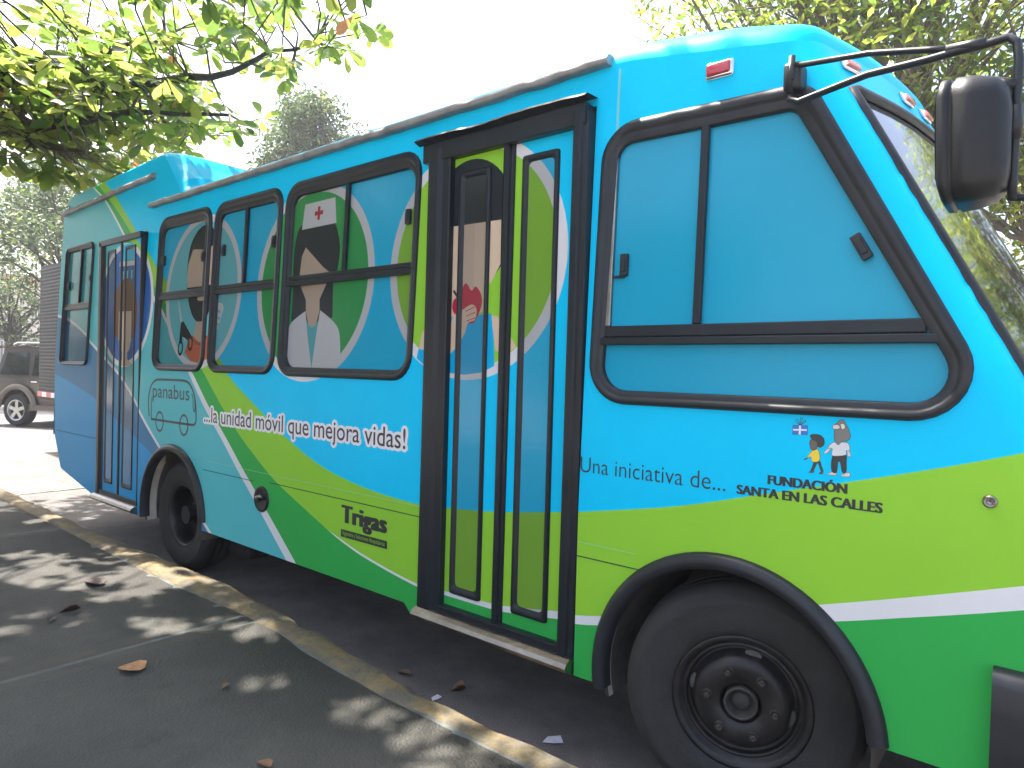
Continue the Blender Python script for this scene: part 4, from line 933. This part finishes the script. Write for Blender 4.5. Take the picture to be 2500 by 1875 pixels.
# ================================================================== VEHICLES DOWN THE STREET
def profile_extrude(b, prof, y0, y1, mi=0, inset=None):
    n = len(prof); A_ = [(x, y0, z) for x, z in prof]; B_ = [(x, y1, z) for x, z in prof]
    b.add(A_+B_, [tuple(range(n))[::-1], tuple(range(n, 2*n))]+[(i, (i+1) % n, n+(i+1) % n, n+i) for i in range(n)], mi)
def suv(loc, rz, label, body_c, flare_c, nm):
    t = empty('suv', loc, label, 'car', None, rz)
    PT = mat(nm+'_car_paint', body_c, .3, spec=.5, coat=.5); FL = mat(nm+'_flare', flare_c, .45); GL = mat('car_glass', (.015,.02,.02), .04, spec=.9, coat=.8)
    def bld(b, n_, m_, sm=False, par=None): return b.build(n_, m_, par or t, sm, world=False)
    L_, wb, rw = 4.45, 2.68, .37
    # x forward, origin midway between the axles on the ground; y to the left of travel
    b = MB(); rws = []
    for y, sc_, dz in ((-.86,.94,0), (-.90,.985,0), (-.90,1,0), (.90,1,0), (.90,.985,0), (.86,.94,0)):
        rws.append([(x*(sc_ if abs(x) > 1.9 else 1), y, z) for x, z in
                    ((-2.08,.48),(-2.12,.75),(-2.10,1.02),(-2.02,1.12),(1.05,1.12),(1.75,1.06),(2.16,.98),(2.22,.75),(2.18,.48),
                     (1.84,.48),(1.80,.66),(1.66,.80),(1.34,.86),(1.02,.80),(.88,.66),(.84,.42),(-.84,.42),(-.88,.66),(-1.02,.80),(-1.34,.86),(-1.66,.80),(-1.80,.66),(-1.84,.48))])
    b.loft(rws, closed=True); n = 23; b.add(rws[0], [tuple(range(n))]); b.add(rws[-1], [tuple(range(n))[::-1]]); body_o = bld(b, 'body', PT)
    b = MB(); cab = [(-2.0,1.10),(-1.86,1.72),(-1.70,1.80),(.25,1.82),(.50,1.76),(1.12,1.10)]
    r1 = [(x, -.86, z) for x, z in cab]; lo = [(x, -.86 if z < 1.3 else -.74, z) for x, z in cab]; hi = [(x, -y, z) for x, y, z in lo]
    b.loft([lo, hi]); b.add(lo, [tuple(range(6))]); b.add(hi, [tuple(range(6))[::-1]]); bld(b, 'cabin', PT)
    for s_ in (-1, 1):
        for xs_ in ([(-1.86,1.16),(-1.74,1.66),(-1.16,1.68),(-1.08,1.16)], [(-.98,1.16),(-.98,1.69),(-.16,1.70),(-.10,1.16)], [(.0,1.16),(-.06,1.70),(.30,1.70),(.86,1.16)]):
            q = [(x, s_*(.865-(z-1.10)*.174+.002), z) for x, z in xs_]; b = MB(); b.add(q, [(0,1,2,3) if s_ < 0 else (3,2,1,0)]); bld(b, 'window', GL)
        for x in (-.95, .02):
            b = MB(); b.bbox((x, s_*.90-.012, 1.0), (x+.16, s_*.90+.012+.012, 1.03), .008); bld(b, 'door_handle', CHROME)
            b = MB(); b.box((x+.9 if x > 0 else x-.035, s_*.901-.002, .5), ((x+.9 if x > 0 else x-.035)+.012, s_*.901+.002, 1.1)); bld(b, 'door_gap', DARK)
        b = MB(); b.bbox((.70, s_*.90, 1.14), (.82, s_*1.08, 1.30), .03); bld(b, 'wing_mirror', DARK)
        b = MB(); b.tube([(-1.7, s_*.66, 1.84),(-1.6, s_*.66, 1.89),(.1, s_*.66, 1.90),(.2, s_*.66, 1.86)], .02, 6); bld(b, 'roof_rail', CHROME)
        for xc in (-wb/2, wb/2):
            b = MB(); rws = []
            for i in range(17):
                q = math.pi*i/16; rws.append([(xc+rr_*math.cos(q), s_*y, .42+rr_*math.sin(q)*.98) for rr_, y in ((.43,.88),(.44,.94),(.52,.94),(.55,.90))])
            b.loft(rws); bld(b, 'fender_flare', FL, True)
            b = MB(); b.lathe([(.22,-.10),(.30,-.12),(.35,-.10),(rw,-.06),(rw,.06),(.35,.10),(.22,.10)], 28); wo = bld(b, 'wheel', TYR, True); wo.location = (xc, s_*.80, rw)
            b = MB(); b.lathe([(.22,s_*.09),(.235,s_*.115),(.215,s_*.105),(.20,s_*.05)], 28); b.lathe([(.20,s_*.04),(.001,s_*.04)], 28, mi=1)
            for i in range(5):
                q = i*2*math.pi/5+.3; b.add([(.03*math.cos(q+1.57)*k2+rr_*math.cos(q), s_*.095, .03*math.sin(q+1.57)*k2+rr_*math.sin(q)) for rr_ in (.03,.205) for k2 in (-1.3,1.3)], [(0,1,3,2)], 0)
            b.lathe([(.06,s_*.10),(.001,s_*.105)], 16); b.build('rim', [mat('alloy_rim', (.6,.6,.6), .3, metal=.8), DARK], wo, False)
        b = MB(); b.bbox((2.10, s_*.55-.12, .80), (2.215, s_*.55+.12, .95), .03); bld(b, 'headlight', CHROME)
        b = MB(); b.bbox((-2.13, s_*.72-.07, .78), (-2.03, s_*.72+.10, 1.05), .03); bld(b, 'tail_light', REDL)
        b = MB(); b.bbox((-.95, s_*.86, .38), (.95, s_*.93, .50), .02); bld(b, 'side_sill', FL)
    b = MB(); b.bbox((2.08,-.88,.42),(2.32,.88,.70),.05); bld(b, 'front_bumper', FL)
    b = MB(); b.bbox((-2.28,-.88,.44),(-2.0,.88,.72),.05); bld(b, 'rear_bumper', FL)
    return t
suv((-17.35, 3.85, 0), R(27), 'dark brown off-road car with tan fender flares halted behind the truck', (.055,.044,.038), (.17,.14,.11), 'brown')
suv((-22.2, 7.2, 0), R(2), 'dark blue car farther down the street beyond the brown one', (.03,.06,.13), (.05,.06,.08), 'blue')
# box truck
tk = empty('box_truck', (-10.9, 2.5, 0), 'box truck with a dark corrugated cargo body standing beyond the tail of the bus', 'truck')
TC = mat('dark_grey_truck_box', (.022,.022,.024), .6, var=.2, vscale=4); 
b = MB(); rws = []
zs_ = []; z = .90
while z < 3.02: zs_ += [(z, 0), (z+.012, .004), (z+.03, .004), (z+.042, 0)]; z += .056
b.loft([[(x, 1.50-d, z) for z, d in zs_] for x in (-13.25, -9.6)]); b.loft([[(x, 3.5+d, z) for z, d in zs_] for x in (-13.25, -9.6)])
b.loft([[(-13.25-d, y, z) for z, d in zs_] for y in (1.50, 3.5)]); b.box((-13.25,1.5,.86),(-9.6,3.5,.90)); b.box((-13.25,1.5,3.0),(-9.6,3.5,3.06)); b.box((-9.62,1.5,.9),(-9.6,3.5,3.0))
b.build('cargo_box', TC, tk)
for i, (c_, x) in enumerate((((.5,.02,.02), -13.22), ((.7,.7,.7), -13.0), ((.5,.02,.02), -12.78), ((.7,.7,.7), -12.56))):
    b = MB(); b.box((x,1.472,.905),(x+.215,1.481,.985)); b.build('reflector', mat('reflector_%d' % (i % 2), c_, .3), tk)
b = MB(); b.box((-13.1,1.9,.60),(-8.2,3.1,.86)); b.build('chassis', DARK, tk)
b = MB(); profile_extrude(b, [(-9.5,.6),(-9.5,2.5),(-8.5,2.5),(-8.1,1.6),(-8.0,.6)], 1.55, 3.45); b.build('cab', mat('white_truck_paint', (.6,.6,.6), .4), tk)
for x in (-12.2, -8.75):
    for y in (1.72, 3.28):
        b = MB(); b.lathe([(.001,-.12),(.24,-.12),(.38,-.13),(.44,-.08),(.44,.08),(.38,.13),(.001,.13)], 28, (x, y, .44)); b.build('wheel', TYR, tk, True)
# cream building far off
bd = empty('building', (-58, 14, 0), 'cream low building with barred windows at the end of the street', 'building')
CRM = mat('cream_stucco', (.55,.50,.44), .85, var=.1, vscale=.5); b = MB(); b.box((-66,6,0),(-58,26,7.2)); b.build('wall', CRM, bd)
b = MB(); b.box((-66.5,5.5,7.2),(-57.5,26.5,7.5)); b.build('roof', mat('terracotta', (.36,.14,.07), .8, var=.2, vscale=1), bd)
for j in range(2):
    for i in range(6):
        y = 7.6+i*3; z = 1.2+j*3.2; b = MB(); b.box((-58.06,y,z),(-57.98,y+1.6,z+1.6)); wo = b.build('window', mat('dull_window', (.12,.12,.12), .3), bd)
        b = MB(); [b.box((-57.98,y+.2*q,z),(-57.94,y+.2*q+.04,z+1.6)) for q in range(8)]; b.build('bars', mat('white_bars', (.6,.6,.6), .6), wo)

# ================================================================== LITTER
def ground_leaf(x, y, z, ln, c, rz, label, curl=.25, wide=1.25):
    T = LEAF_T.copy(); T[:, 2] = np.abs(T[:, 1])*curl*3+T[:, 0]*T[:, 0]*.10*curl+.02
    T[:, :2] *= [ln, ln*wide]; T[:, 2] *= ln
    cz, sz_ = math.cos(rz), math.sin(rz); V_ = [(x+a*cz-b_*sz_, y+a*sz_+b_*cz, z+h+.002) for a, b_, h in T]
    tag(mobj('fallen_leaf', V_, LEAF_F, mat('dry_leaf_%.2f' % c[0], c, .6, var=.3, vscale=30), smooth=True), label, 'leaf')
ground_leaf(-3.18,-1.00,.152,.125,(.42,.20,.085),.5,'curled orange-brown leaf lying on the middle sidewalk slab', .22, 1.9)
ground_leaf(-4.60,-.66,.152,.16,(.13,.075,.05),.25,'long dark brown leaf lying parallel to the kerb', .15)
ground_leaf(-4.10,-.95,.152,.10,(.12,.08,.06),1.2,'reddish brown crumpled leaf farther along the sidewalk', .6)
ground_leaf(-3.98,-1.03,.152,.065,(.06,.045,.03),2.6,'small blackish leaf beside the crumpled one', .3)
ground_leaf(-2.08,-.97,.152,.07,(.20,.10,.05),.1,'tiny brown leaf near the end of the sidewalk', .3)
ground_leaf(-2.16,.05,.006,.075,(.20,.16,.05),.9,'yellowish leaf in the gutter under the front door', .7)
ground_leaf(-2.50,.02,.006,.08,(.12,.09,.05),.2,'brown leaf scrap against the kerb in the gutter', .3)
ground_leaf(-2.66,-.80,.152,.05,(.20,.15,.05),1.9,'small yellow-brown leaf on the slab beside the kerb', .3)
def paper(x, y, z, s_, label, rz):
    b = MB(); q = [(-.5,-.3,0),(.1,-.42,.12),(.55,-.1,.05),(.3,.35,.16),(-.35,.25,.04),(0,0,.10)]
    c, d = math.cos(rz), math.sin(rz); b.add([(x+s_*(a*c-e*d), y+s_*(a*d+e*c), z+s_*h) for a, e, h in q], [(0,1,5),(1,2,5),(2,3,5),(3,4,5),(4,0,5)])
    tag(b.build('paper_scrap', mat('litter_paper', (.62,.60,.68), .7)), label, 'litter')
paper(-1.56,.04,.004,.08,'crumpled pale paper scrap on the asphalt under the bus',.4); paper(-2.17,-.03,.004,.05,'small white paper scrap at the foot of the kerb',1.2)
# dry grit and leaf crumbs in the gutter
it = []
for _ in range(500):
    x = random.uniform(-4.5,-.6); y = lerp(x, KO)+abs(random.gauss(.02,.07))+.02
    it.append(((x, y, .006), leaf_frame((random.gauss(0,1), random.gauss(0,1), .05), random.gauss(0,.3)), random.uniform(.008,.03), random.randrange(2)))
gr = empty('gutter_debris', (0,0,0)); 
o = leaf_cloud('gutter_debris', it, [mat('debris_brown', (.12,.075,.045), .9), mat('debris_grey', (.13,.12,.11), .9)], gr, SM_T, SM_F); o.parent = None; o.location = (0,0,0); bpy.data.objects.remove(gr); o.name = 'gutter_debris'
tag(o, 'scattered dry crumbs and grit along the foot of the kerb', 'debris', kind='stuff')

# ------------------------------------------------------------------ haze volume over the whole place, added also to give the lens veil
hz = MB(); hz.box((-160,-160,-1.2),(160,160,15.5))
HM = bpy.data.materials.new('thin_haze'); HM.use_nodes = True; n = HM.node_tree.nodes; n.remove(n['Principled BSDF'])
pv = n.new('ShaderNodeVolumePrincipled'); pv.inputs['Density'].default_value = .002; pv.inputs['Color'].default_value = (.93,.95,1,1); pv.inputs['Anisotropy'].default_value = .3
HM.node_tree.links.new(pv.outputs[0], n['Material Output'].inputs['Volume'])
tag(hz.build('haze', HM), 'thin bright haze added to the street air, also giving the lens veil', 'haze', kind='stuff')
